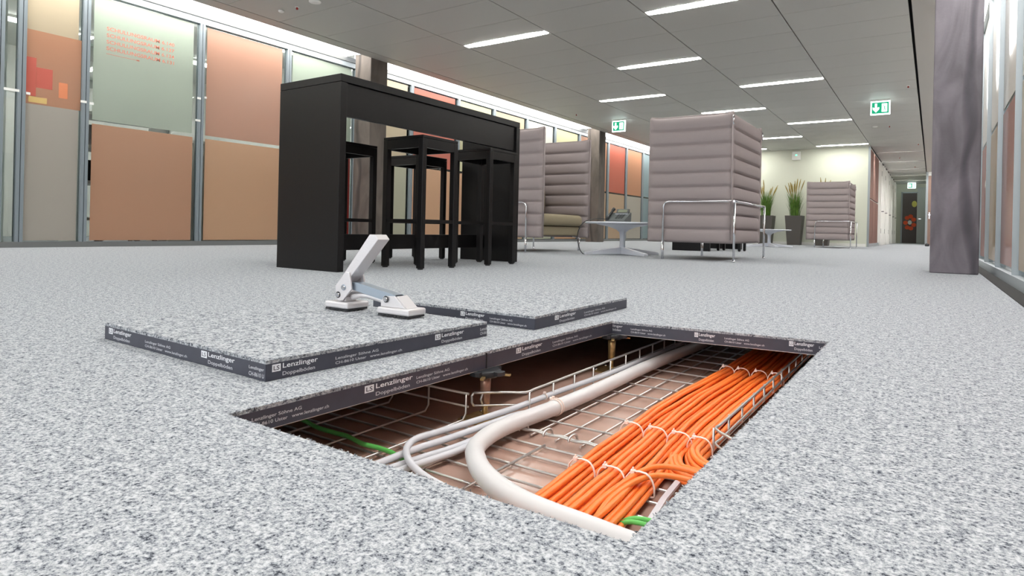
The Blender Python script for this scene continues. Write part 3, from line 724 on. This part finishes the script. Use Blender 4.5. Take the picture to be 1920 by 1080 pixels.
for i in range(3):
    for j in range(4):
        y = -.045 + j*.024; z = .018 + (y + .08)/.155*.087
        MB().box(.0 + i*.032, .022 + i*.032, y, y + .014, z + .0005, z + .008).build('key', M['phone_dark'], ph)
MB().box(-.04, .11, .033, .045, .085, .092).build('soft_key_bar', M['table_white'], ph)
MB().tube(smooth_path([(-.075, -.09, .028), (-.082, -.06, .05), (-.084, 0, .085), (-.080, .05, .13), (-.076, .07, .148)], 4), [.019]*5 + [.014]*7 + [.019]*5, 10).build('handset', M['phone_dark'], ph)
pc = MB().tube(smooth_path([(-2.98, 6.42, .365), (-3.03, 6.30, .39), (-3.10, 6.18, .385), (-3.155, 6.06, .34), (-3.20, 6.02, .22), (-3.19, 6.04, .08), (-3.15, 6.06, .006), (-3.10, 6.12, .005)], 6), .0045, 6).build('phone_cable', M['phone_dark'])
tag(pc, 'black cable falling from the desk phone to the carpet', 'cable')

# ------------------------------------------------------------------ planters with foxtail grass
def planter(loc, seed, label):
    random.seed(seed); r = empty('potted_grass', loc, 0, label=label, cat='plant', group='planters with foxtail grass')
    b = MB(); w0, w1 = .145, .20
    v = [(-w0, -w0, 0), (w0, -w0, 0), (w0, w0, 0), (-w0, w0, 0), (-w1, -w1, .735), (w1, -w1, .735), (w1, w1, .735), (-w1, w1, .735), (-w1 + .02, -w1 + .02, .735), (w1 - .02, -w1 + .02, .735), (w1 - .02, w1 - .02, .735), (-w1 + .02, w1 - .02, .735),
         (-w1 + .03, -w1 + .03, .68), (w1 - .03, -w1 + .03, .68), (w1 - .03, w1 - .03, .68), (-w1 + .03, w1 - .03, .68)]
    q = [b.b.verts.new(p) for p in v]
    for f in ((3, 2, 1, 0), (0, 1, 5, 4), (1, 2, 6, 5), (2, 3, 7, 6), (3, 0, 4, 7), (4, 5, 9, 8), (5, 6, 10, 9), (6, 7, 11, 10), (7, 4, 8, 11), (8, 9, 13, 12), (9, 10, 14, 13), (10, 11, 15, 14), (11, 8, 12, 15)): b.b.faces.new([q[i] for i in f])
    b.build('pot', M['planter'], r)
    MB().box(-.168, .168, -.168, .168, .66, .69).build('soil', M['soil'], r)
    g = MB()
    for i in range(260):
        a = random.uniform(0, 2*PI); rr = random.uniform(0, .12); h = random.uniform(.35, .72); l = random.uniform(.02, .20)
        x, y = rr*math.cos(a), rr*math.sin(a); a2 = a + random.uniform(-.5, .5); w = random.uniform(.004, .008)
        P = [Vector((x + l*math.cos(a2)*f**2, y + l*math.sin(a2)*f**2, .69 + h*f)) for f in (0, .35, .7, 1)]
        sd = Vector((-math.sin(a2), math.cos(a2), 0)); pr = None
        for p, ww in zip(P, (w, w, w*.7, w*.12)):
            c = (g.b.verts.new(p - sd*ww), g.b.verts.new(p + sd*ww))
            if pr: g.b.faces.new((pr[0], pr[1], c[1], c[0]))
            pr = c
    g.build('grass_blades', M['grass'], r, kind='stuff')
    for i in range(13):
        a = random.uniform(0, 2*PI); l = random.uniform(.08, .33); h = random.uniform(.72, 1.0); k = random.uniform(.8, 1.2)
        P = [(l*f**1.5*math.cos(a), l*f**1.5*math.sin(a), .70 + h*f) for f in (0, .25, .5, .7, .8, .9, 1)]
        MB().tube(P, [.003]*4 + [.012, .014, .005], 6).build('foxtail', M['foxtail'], r)
planter((-3.60, 17.10, 0), 3, 'tall anthracite planter of foxtail grass, leftmost, beside the large sofa')
planter((-2.90, 17.05, 0), 5, 'tall anthracite planter of foxtail grass between large and distant sofa')
planter((-2.27, 17.05, 0), 9, 'anthracite planter of foxtail grass hidden behind the distant sofa')
random.seed(21)

# ------------------------------------------------------------------ lifted floor panels
def lifted(name, c0, c1, c2, c3, label, z=0.0):
    """c0 near corner, c1 right/far corner, c2 back, c3 left corner"""
    r = empty('floor_panel', (0, 0, 0), label=label, cat='floor panel', group='lifted carpeted floor panels')
    MB().prism([c0, c1, c2, c3], z + .0005, z + .029).build('panel_core', M['edge'], r)
    MB().prism([c0, c1, c2, c3], z + .0292, z + .0352).build('carpet_top', M['carpet'], r)
    e1, u1 = edge(r, c0, c1, z + .0005, z + .0292); e2, u2 = edge(r, c3, c0, z + .0005, z + .0292)
    fuzz(r, [(c0, c1), (c3, c0), (c1, c2), (c2, c3)], z + .0352, 1100)
    return r, e1, u1, e2, u2
P0, P1, P2, P3 = (-.918, .637), (-.902, 1.236), (-1.502, 1.250), (-1.519, .647)
r1, e1, u1, e2, u2 = lifted('a', P0, P1, P2, P3, 'lifted carpeted floor panel at the left carrying the suction lifter')
logo(e1, on(P0, u1, .0105), u1, .0145, .092)
address(e1, on(P0, u1, .142), u1, .0045, .170)
logo(e1, on(P0, u1, .413), u1, .0145, .098)
put_text('Lenzli', on(P0, u1, .573), u1, .026, .016, .007, M['print_dim'], e1, off=.0011); put_text('CH-861', on(P0, u1, .573), u1, .026, .006, .007, M['print_dim'], e1, off=.0011)
logo(e2, on(P3, u2, .020), u2, .0145, .105)
address(e2, on(P3, u2, .185), u2, .0045, .165)
logo(e2, on(P3, u2, .400), u2, .0145, .110)
put_text('Lenzlinger', on(P3, u2, .553), u2, .044, .015, .007, M['print_dim'], e2, off=.0011); put_text('CH-8610 U', on(P3, u2, .553), u2, .044, .005, .007, M['print_dim'], e2, off=.0011)
Q0, Q1, Q2, Q3 = (-.860, 1.392), (-.868, 2.000), (-1.468, 1.994), (-1.460, 1.392)
r2, e1, u1, e2, u2 = lifted('b', Q0, Q1, Q2, Q3, 'lifted carpeted floor panel lying behind, close to the far left corner of the opening')
logo(e1, on(Q0, u1, .105), u1, .0145, .125)
address(e1, on(Q0, u1, .285), u1, .0045, .235)
logo(e2, on(Q3, u2, .352), u2, .0145, .085)
address(e2, on(Q3, u2, .455), u2, .0045, .120)
logo(e2, on(Q3, u2, .05), u2, .0145, .085)

# ------------------------------------------------------------------ needle lifter standing on the first panel
LZ = .0352
lf = empty('panel_lifter', (-1.314, 1.156, LZ), math.radians(1), label='silver cast panel lifter with upright lever handle and two bristle feet', cat='lifting tool')
def foot(cx, w, d_, z):
    f = MB().box(cx - w/2, cx + w/2, -d_/2, d_/2, .0075, .024).build('foot_plate', M['alu'], lf, bevel=.004)
    b = bmesh.new()
    for i in range(260):
        x, y = cx + random.uniform(-w/2 + .004, w/2 - .003), random.uniform(-d_/2 + .003, d_/2 - .003)
        if random.random() < .6: y = -d_/2 + random.uniform(.001, .006) if random.random() < .5 else y; 
        dx, dy = random.uniform(-.010, .008), random.uniform(-.009, .004); p = Vector((x, y, .0076)); q = Vector((x + dx, y + dy, .0004))
        s = .0009; v = [b.verts.new(p + Vector((s, 0, 0))), b.verts.new(p + Vector((-s, s, 0))), b.verts.new(p + Vector((-s, -s, 0))), b.verts.new(q)]
        for f_ in ((0, 1, 3), (1, 2, 3), (2, 0, 3)): b.faces.new([v[k] for k in f_])
    me = bpy.data.meshes.new('bristles'); b.to_mesh(me); b.free(); me.materials.append(M['plastic_black']); obj('bristles', me, f, kind='stuff')
    MB().box(cx - w/2 + .003, cx + w/2 - .003, -d_/2 + .003, d_/2 - .003, .0025, .0074).build('bristle_backing', M['plastic_black'], f)
foot(0, .088, .078, 0); foot(.199, .108, .066, 0)
z_ = lambda pts: [(x, z - LZ) for x, z in pts]
side = z_([(-.0185, .100), (-.016, .078), (-.0045, .0605), (.012, .063), (.044, .095), (.042, .106), (.034, .139), (.020, .139)])
MB().plate(side, -.026, -.021).build('side_plate', M['alu'], lf, bevel=.001)
MB().plate(side, .021, .026).build('side_plate', M['alu'], lf, bevel=.001)
hd = z_([(.020, .139), (.034, .139), (.071, .143), (.146, .231), (.138, .238), (.112, .240), (.040, .158)])
hd = z_([(-.006, .118), (.010, .106), (.036, .128), (.133, .229), (.121, .241), (.101, .241)])
MB().plate(hd, -.021, .021).build('lever_handle', M['alu'], lf, bevel=.0015)
MB().plate(z_([(-.012, .060), (-.014, .072), (-.004, .083), (.006, .083), (.016, .071), (.016, .060)]), -.019, .019).build('hinge_block', M['alu'], lf, bevel=.001)
link = z_([(.020, .103), (.028, .112), (.050, .112), (.192, .089), (.192, .083), (.166, .068), (.150, .074), (.040, .092)])
MB().plate(link, -.016, -.0135).build('link_bar', M['steel'], lf); MB().plate(link, .0135, .016).build('link_bar', M['steel'], lf)
MB().plate(z_([(.026, .112), (.050, .1125), (.190, .0895), (.188, .087), (.050, .109)]), -.0134, .0134).build('link_web', M['steel'], lf)
br = z_([(.150, .0595), (.150, .072), (.160, .086), (.196, .088), (.232, .0595)])
MB().plate(br, -.024, -.0195).build('bracket_plate', M['alu'], lf, bevel=.001); MB().plate(br, .0195, .024).build('bracket_plate', M['alu'], lf, bevel=.001)
MB().plate(z_([(.190, .0595), (.196, .087), (.202, .087), (.236, .0595)]), -.0193, .0193).build('bracket_web', M['alu'], lf)
MB().tube(smooth_path([(.026, -.004, .071 - LZ), (.05, -.006, .077 - LZ), (.08, -.007, .080 - LZ), (.115, -.006, .076 - LZ), (.148, -.004, .070 - LZ)], 4), .0075, 10).build('push_rod', M['alu'], lf)
for x, z, r_ in ((-.006, .077, .0058), (.0145, .098, .0055), (.170, .079, .0058)):
    z -= LZ
    MB().tube([(x, -.031, z), (x, .031, z)], r_, 10).build('bolt', M['chrome'], lf)
    MB().tube([(x, -.0275, z), (x, -.0262, z)], r_*1.5, 12).build('washer', M['plastic_black' if x != .0145 else 'steel'], lf)

# ------------------------------------------------------------------ pedestals under the floor
def pedestal(x, y, label, m_):
    r = empty('pedestal', (x, y, -.147), label=label, cat='floor pedestal', group='adjustable floor pedestals')
    hz = .111
    MB().lathe([(.027, hz - .016), (.031, hz - .012), (.033, hz - .004), (.030, hz - .001)], 16).build('head', M['plastic_black'], r)
    for k in range(4):
        a = k*PI/2 + PI/4*0; t = Matrix.Rotation(a, 4, 'Z')
        MB().prism([(.018, -.011), (.040, -.013), (.046, -.006), (.046, .006), (.040, .013), (.018, .011)], hz - .010, hz - .002, t).build('head_lug', M['plastic_black'], r)
        MB().prism([(.030, -.004), (.052, -.005), (.054, .003), (.032, .004)], hz - .014, hz - .0105, Matrix.Rotation(a + .5, 4, 'Z')).build('clip', M['brass'], r)
    MB().lathe([(.0078, .034), (.0105, .036), (.0105, .060), (.0112, .075), (.0115, hz - .017)], 18).build('tube', m_, r)
    MB().lathe([(.006, .005), (.0062, .033)], 12).lathe([(.009, .005), (.009, .012)], 6).build('threaded_rod', M['brass'], r)
    MB().prism([(-.045, -.037), (-.037, -.045), (.037, -.045), (.045, -.037), (.045, .037), (.037, .045), (-.037, .045), (-.045, .037)], .0003, .0035).build('base_plate', M['brass'], r)
    for sx, sy in ((1, 1), (-1, 1), (1, -1), (-1, -1)): MB().lathe([(.005, .0036), (.005, .008), (.003, .009)], 6, (sx*.033, sy*.033, 0)).build('bolt', M['chrome'], r)
pedestal(-.790, 1.083, 'floor pedestal with copper toned tube under the joint of the left edge', M['copper'])
pedestal(-.776, 1.688, 'brass toned floor pedestal under the far left corner of the opening', M['brass'])
pedestal(-.196, 1.12, 'floor pedestal just visible behind the right tray rail', M['brass'])
pedestal(-.80, .46, 'floor pedestal under the near left corner of the opening', M['copper'])

# ------------------------------------------------------------------ wire mesh trays
TB, TT, TM, wr_ = -.137, -.085, -.112, .0023
t1 = empty('wire_cable_tray', (0, 0, 0), label='main wire mesh cable tray running away under the far edge', cat='cable tray', group='wire mesh cable trays')
def wire(P, name, parent, r=wr_): return MB().tube(P, r, 6).build(name, M['wire'], parent)
xl, xr_ = -.712, -.320
for i in range(22):
    y = 1.137 + i*.1015
    wire([(xl, y, TT), (xl, y, TB + .012), (xl + .012, y, TB), (xr_ - .012, y, TB), (xr_, y, TB + .012), (xr_, y, TT)], 'cross_wire', t1)
for x in (-.702, -.650, -.594, -.540, -.486, -.432, -.378, -.334):
    wire([(x, 1.045, TB - .0046), (x, 3.28, TB - .0046)], 'long_wire', t1)
zo = .0045
wire(smooth_path([(-.800, 1.056, TT), (-.752, 1.10, TT), (xl - zo, 1.128, TT), (xl - zo, 1.16, TT), (xl - zo, 1.22, TT), (xl - zo, 1.34, TT), (xl - zo, 1.6, TT), (xl - zo, 2.2, TT), (xl - zo, 3.28, TT)], 3), 'top_rail', t1, .0028)
wire(smooth_path([(-.800, 1.056, TM), (-.752, 1.10, TM), (xl - zo, 1.128, TM), (xl - zo, 1.16, TM), (xl - zo, 1.22, TM), (xl - zo, 1.34, TM), (xl - zo, 1.6, TM), (xl - zo, 2.2, TM), (xl - zo, 3.28, TM)], 3), 'side_rail', t1)
wire([(-.800, 1.056, TT), (-.803, 1.053, TT - .006), (-.803, 1.053, TM + .006), (-.800, 1.056, TM)], 'end_loop', t1, .0028)
wire([(-.786, 1.070, TT), (-.788, 1.064, (TT + TM)/2), (-.786, 1.070, TM)], 'end_loop', t1)
wire(smooth_path([(-.262, 1.082, TT), (-.292, 1.108, TT), (xr_ + zo, 1.134, TT), (xr_ + zo, 1.165, TT), (xr_ + zo, 1.22, TT), (xr_ + zo, 1.34, TT), (xr_ + zo, 1.6, TT), (xr_ + zo, 2.2, TT), (xr_ + zo, 3.28, TT)], 3), 'top_rail', t1, .0028)
wire(smooth_path([(-.262, 1.082, TM), (-.292, 1.108, TM), (xr_ + zo, 1.134, TM), (xr_ + zo, 1.165, TM), (xr_ + zo, 1.22, TM), (xr_ + zo, 1.34, TM), (xr_ + zo, 1.6, TM), (xr_ + zo, 2.2, TM), (xr_ + zo, 3.28, TM)], 3), 'side_rail', t1)
t2 = empty('wire_cable_tray', (0, 0, 0), label='crossing wire mesh tray in the foreground running left to right under the opening', cat='cable tray', group='wire mesh cable trays')
for y in (.44, .49, .54, .59, .64, .69, .74, .79, .845, .90, .952, 1.004):
    wire([(-1.75, y, TB - .0046), (.25, y, TB - .0046)], 'long_wire', t2)
for x in (-1.62, -1.52, -1.42, -1.32, -1.22, -1.12, -1.02, -.910, -.806):
    wire([(x, .42, TB), (x, 1.026, TB), (x, 1.037, TB + .012), (x, 1.037, TT)], 'cross_wire', t2)
for x in (-.698, -.592, -.49, -.39): wire([(x, .42, TB), (x, 1.004, TB)], 'cross_wire', t2)
for z, nm, r_ in ((TT, 'top_rail', .0028), (TM, 'side_rail', wr_)):
    wire([(-1.75, 1.037 + zo, z), (-.803, 1.037 + zo, z)], nm, t2, r_)
# splice with three hooked clips at the tray junction
sp = empty('tray_splice', (0, 0, 0), label='bent double wire splice with three hooks joining the trays', cat='tray splice')
for dy in (0, .007):
    P = [(-.70, 1.036 + dy, TB + .006)]
    for k in range(13): x = -.69 + k*.0155; P.append((x, 1.040 + dy, TB + .0065 + .0012*math.cos(k*PI/1.8)))
    wire(smooth_path(P, 3), 'splice_wire', sp, .0021)
for x in (-.664, -.608, -.553):
    wire(smooth_path([(x, 1.058, TB + .004), (x, 1.052, TB + .014), (x - .001, 1.040, TB + .016), (x - .002, 1.030, TB + .013), (x - .002, 1.027, TB + .006)], 3), 'hook', sp, .0026)
# flat grey strip
fb = MB(); P = [(-.330, .998), (-.324, .90), (-.309, .775), (-.270, .50)]
fb.prism([(x - .0045, y) for x, y in P] + [(x + .0045, y) for x, y in P[::-1]], -.1340, -.1295)
fb.build('flat_strip', M['flatbar'], label='flat pale grey strip lying on the tray at the right of the orange cables', cat='strip')

# ------------------------------------------------------------------ conduits and cables
pipeP = [(-.66, 3.3, -.118), (-.65, 2.6, -.118), (-.652, 2.143, -.118), (-.662, 1.847, -.118), (-.666, 1.638, -.118), (-.663, 1.444, -.118), (-.663, 1.289, -.118), (-.667, 1.171, -.118), (-.672, 1.103, -.118), (-.676, 1.026, -.117), (-.671, .948, -.115), (-.653, .883, -.112), (-.630, .838, -.108), (-.597, .797, -.102), (-.553, .752, -.097), (-.494, .709, -.092), (-.436, .680, -.088), (-.385, .667, -.086), (-.343, .663, -.086), (-.300, .662, -.088), (-.20, .660, -.094), (0, .655, -.112), (.2, .65, -.115)]
o = MB().tube(smooth_path(pipeP, 6), .0162, 20).build('conduit_pipe', M['pipe'])
tag(o, 'thick light grey flexible conduit curving in the foreground across the opening', 'conduit')
W = [[(-.700, 3.3, -.118), (-.703, 2.2, -.116), (-.706, 1.845, -.115), (-.703, 1.53, -.113), (-.709, 1.389, -.112), (-.714, 1.265, -.111), (-.716, 1.162, -.110), (-.716, 1.067, -.108), (-.728, .939, -.107), (-.739, .861, -.107), (-.744, .815, -.107), (-.730, .779, -.110), (-.702, .754, -.115), (-.667, .738, -.120), (-.629, .731, -.125), (-.57, .722, -.1265), (-.45, .71, -.1265), (-.2, .70, -.1265)],
     [(-.697, 3.3, -.1285), (-.697, 1.9, -.1285), (-.695, 1.4, -.1285), (-.699, 1.137, -.122), (-.708, 1.064, -.119), (-.719, .882, -.117), (-.731, .802, -.118), (-.738, .70, -.120), (-.76, .5, -.1285), (-.78, .3, -.1285)],
     [(-.700, 1.137, -.1285), (-.699, 1.04, -.1285), (-.701, .887, -.1285), (-.715, .796, -.1285), (-.725, .715, -.1285), (-.745, .5, -.1285), (-.76, .3, -.1285)],
     [(-.692, 3.3, -.1285), (-.6885, 1.3, -.1285), (-.691, 1.02, -.1285), (-.687, .877, -.1285), (-.694, .812, -.1285), (-.708, .715, -.1285), (-.73, .5, -.1285), (-.745, .3, -.1285)]]
lb = ['light grey round cable looping in front of the thick conduit', 'uppermost straight light grey cable left of the thick conduit', 'middle straight light grey cable left of the thick conduit', 'lowest straight light grey cable beside the thick conduit']
for i, P in enumerate(W):
    if i == 2: P = [(-.700, 3.3, -.1385)] + [(-.700, 1.6, -.1385)] + P
    o = MB().tube(smooth_path(P, 5), .0060 if i == 0 else .0060, 10).build('grey_cable', M['cable_grey'])
    tag(o, lb[i], 'cable', 'light grey cables beside the conduit')
gP = [(-1.5, .86, -.129), (-1.2, .82, -.129), (-1.051, .810, -.1285), (-.986, .797, -.1285), (-.934, .796, -.1285), (-.896, .797, -.1285), (-.847, .787, -.1285), (-.804, .789, -.1285), (-.76, .786, -.130), (-.702, .776, -.1405), (-.664, .758, -.1405), (-.640, .744, -.136), (-.60, .72, -.130), (-.5, .6, -.1285), (-.45, .4, -.1285)]
o = MB().tube(smooth_path(gP, 5), .0042, 10).build('green_cable', M['green']); tag(o, 'green cable winding under the light grey cables at the left', 'cable')
for i, P in enumerate(([(-.47, .76, -.1375), (-.40, .785, -.1385), (-.345, .790, -.1385), (-.314, .797, -.1305), (-.2, .80, -.130)], [(-.47, .75, -.1375), (-.40, .770, -.1385), (-.345, .782, -.1385), (-.314, .783, -.1305), (-.2, .78, -.130)])):
    P = [(x, y, z + .0105) for x, y, z in P]
    P[0] = (-.50, P[0][1] - .02, -.1405); P[1] = (-.42, P[1][1], -.1405); P[2] = (-.352, P[2][1], -.132)
    o = MB().tube(smooth_path(P, 5), .0032, 10).build('green_cable', M['green']); tag(o, ('upper of the two green cables beside the orange bundle at lower right', 'lower of the two green cables beside the orange bundle at lower right')[i], 'cable')

CR = .0047
def hexo(n, w=4, s=.0098):
    out = []; row = 0
    while len(out) < n:
        k = w - row
        for j in range(k):
            if len(out) < n: out.append(((j - (k - 1)/2)*s, row*.0082))
        row += 1
        if k <= 1: break
    return out
ZB = TB + wr_ + CR + .0003
lanes = [  # bundle centre lines: x at y stations
    [(3.3, -.470), (2.2, -.470), (1.77, -.466), (1.6, -.474), (1.45, -.482), (1.28, -.484), (1.13, -.474), (1.0, -.468), (.90, -.462), (.80, -.455), (.72, -.452), (.60, -.462), (.42, -.50), (.25, -.53)],
    [(3.3, -.428), (2.2, -.428), (1.77, -.426), (1.6, -.430), (1.45, -.436), (1.28, -.436), (1.13, -.426), (1.0, -.418), (.90, -.410), (.80, -.404), (.72, -.402), (.60, -.405), (.42, -.43), (.25, -.45)],
    [(3.3, -.385), (2.2, -.384), (1.77, -.380), (1.6, -.386), (1.45, -.391), (1.28, -.388), (1.13, -.380), (1.0, -.371), (.90, -.363), (.80, -.356), (.72, -.352), (.60, -.352), (.42, -.37), (.25, -.39)]]
def wig(seed):
    a = [random.uniform(-1, 1) for _ in range(4)]; f = [random.uniform(5, 14) for _ in range(4)]
    return lambda y: (.0016*sum(p*math.sin(q*y + p*9) for p, q in zip(a, f)))
ties_y = [1.77, 1.13, .90]
names = ['first', 'second', 'third']
bl = ['orange data cable in the leftmost tied bundle', 'orange data cable in the second tied bundle from the left', 'orange data cable in the third tied bundle from the left']
for bi, lane in enumerate(lanes):
    offs = hexo(9)
    for ci, (dx, dz) in enumerate(offs):
        if bi == 2 and ci == 8: continue
        w = wig(ci); P = []
        for (y, x), (yn, xn) in zip(lane, lane[1:]):
            for k in range(3):
                f = k/3; yy = y + (yn - y)*f; xx = x + (xn - x)*f
                dist = min(abs(yy - t) for t in ties_y); s = 1.0 + min(dist/.25, 1)*.16
                P.append((xx + dx*s + w(yy)*min(1, dist/.08), yy, ZB + dz + (abs(w(yy))*.4 if dz > 0 else 0)))
        P.append((lane[-1][1] + dx, lane[-1][0], ZB + dz))
        o = MB().tube(smooth_path(P, 2), CR, 8).build('orange_cable', M['orange']); tag(o, bl[bi], 'cable', 'orange data cables of the %s bundle' % names[bi])
# fourth bundle turning right
for ci, (dx, dz) in enumerate(hexo(9)):
    w = wig(ci); k = dx/.0098
    r_ = k*.0085
    P = [(-.342 + dx*.9, 3.3, ZB + dz), (-.342 + dx*.9, 2.2, ZB + dz), (-.338 + dx*.85, 1.77, ZB + dz), (-.344 + dx + w(1.6), 1.60, ZB + dz), (-.348 + dx + w(1.4), 1.42, ZB + dz), (-.347 + dx + w(1.3), 1.28, ZB + dz),
         (-.340 + dx, 1.13, ZB + dz), (-.337 + r_, 1.085 + r_*.2, ZB + dz), (-.318 + r_*.6, 1.045 + r_*.9, ZB + dz), (-.285 + r_*.4, 1.018 + r_*1.2, ZB + dz), (-.235 + r_*.2, .995 + r_*1.5, ZB + dz), (-.12, .985 + r_*1.8, ZB + dz), (.2, .98 + r_*1.8, ZB + dz)]
    o = MB().tube(smooth_path(P, 5), CR, 8).build('orange_cable', M['orange']); tag(o, 'orange data cable in the bundle that bends right under the floor', 'cable', 'orange data cables of the turning bundle')
# lower cables sweeping right from under the third bundle
for i in range(6):
    dy = i*.0095; z = ZB + (.0082 if i % 2 else 0) 
    P = [(-.385 + i*.004, 1.10, -.1285 + .0), (-.370 + i*.004, 1.045, z), (-.352 + i*.003, 1.005 + dy*.3, z), (-.325, .978 + dy*.8, z), (-.285, .962 + dy, z), (-.20, .950 + dy, z), (0, .94 + dy, z), (.2, .94 + dy, z)]
    o = MB().tube(smooth_path(P, 5), CR, 8).build('orange_cable', M['orange']); tag(o, 'orange data cable sweeping right from beneath the third bundle', 'cable', 'orange data cables sweeping right')
# two cables crossing over from the third bundle
for i, P in enumerate(([(-.372, .42, ZB + .012), (-.368, .60, ZB + .012), (-.374, .72, ZB + .0145), (-.378, .80, ZB + .018), (-.374, .866, ZB + .021), (-.365, .925, ZB + .024), (-.345, .952, ZB + .026), (-.310, .966, ZB + .024), (-.26, .972, ZB + .018), (-.15, .975, ZB + .012), (.2, .975, ZB + .012)],
                     [(-.358, .42, ZB + .012), (-.352, .60, ZB + .012), (-.358, .72, ZB + .0145), (-.368, .80, ZB + .0178), (-.364, .866, ZB + .021), (-.350, .908, ZB + .023), (-.325, .926, ZB + .024), (-.295, .936, ZB + .021), (-.25, .944, ZB + .014), (-.15, .945, ZB + .010), (.2, .945, ZB + .010)])):
    o = MB().tube(smooth_path(P, 5), CR, 8).build('orange_cable', M['orange']); tag(o, ('farther of the two orange cables arching right over the tied bundle', 'nearer of the two orange cables arching right over the tied bundle')[i], 'cable')

def tie(cx, cy, hw, ang, label, hh=.0150, hd=-1, zc=None):
    """strap around a bundle; hw half width, ang direction of the bundle away from +y"""
    r = empty('cable_tie', (cx, cy, ZB - .004), ang, label=label, cat='cable tie')
    P = []
    for k in range(20):
        a = 2*PI*k/20; x = math.copysign(abs(math.cos(a))**.75, math.cos(a))*hw; z = math.copysign(abs(math.sin(a))**.8, math.sin(a))
        P.append((x, 0, (hh*2 if z > 0 else .003)*z + (0 if z > 0 else 0) + .001))
    b = MB(); b.loop(P, .0013, 6); 
    for v in b.b.verts: v.co.y *= 2.0
    b.build('strap', M['tie'], r)
    hx = hd*hw*.45; hz = hh*2*.86 + .001
    MB().box(hx - .0034, hx + .0034, -.0038, .0038, hz, hz + .0056).build('head', M['tie'], r, bevel=.0008)
    MB().box(hx - .001, hx + .001, -.0022, .0022, hz + .0056, hz + .0092).build('cut_tail', M['tie'], r)
rowname = {1.77: 'far', 1.13: 'middle', .90: 'near'}
bn = ['leftmost', 'second', 'third']
for bi, lane in enumerate(lanes):
    for y, hw in ((1.77, .0215), (1.13, .0235), (.90, .0235)):
        xs = [l for l in lane if abs(l[0] - y) < .001][0][1]
        tie(xs, y, hw, math.radians(6 if y < 1 else 8), 'white nylon tie around the %s orange bundle in the %s row of ties' % (bn[bi], rowname[y]), .0150 if (y != .90 or bi != 2) else .0165)
tie(-.339, 1.77, .0205, math.radians(8), 'white nylon tie around the rightmost orange bundle in the far row of ties')
tie(-.341, 1.125, .0230, math.radians(4), 'white nylon tie around the turning orange bundle in the middle row of ties')
# ties around the conduit and its cables
for i, (y, dx) in enumerate(((1.178, 0), (1.168, .001))):
    r = empty('cable_tie', (-.668 + dx, y, -.118), math.radians(2), label=('farther of the two white ties around the thick conduit', 'nearer of the two white ties around the thick conduit')[i], cat='cable tie')
    MB().loop([(.0178*math.cos(2*PI*k/20), 0, .0178*math.sin(2*PI*k/20)) for k in range(20)], .0014, 6).build('strap', M['tie'], r)
    MB().box(-.012, -.006, -.003, .003, .0165, .0215).build('head', M['tie'], r, bevel=.0008)
r = empty('cable_tie', (-.7145, 1.205, -.1105), 0, label='white tie knot on the light grey cable beside the conduit', cat='cable tie')
MB().loop([(.0068*math.cos(2*PI*k/16), 0, .0068*math.sin(2*PI*k/16)) for k in range(16)], .0012, 6).build('strap', M['tie'], r)
MB().box(-.003, .003, -.003, .003, .0066, .0115).build('head', M['tie'], r, bevel=.0008)
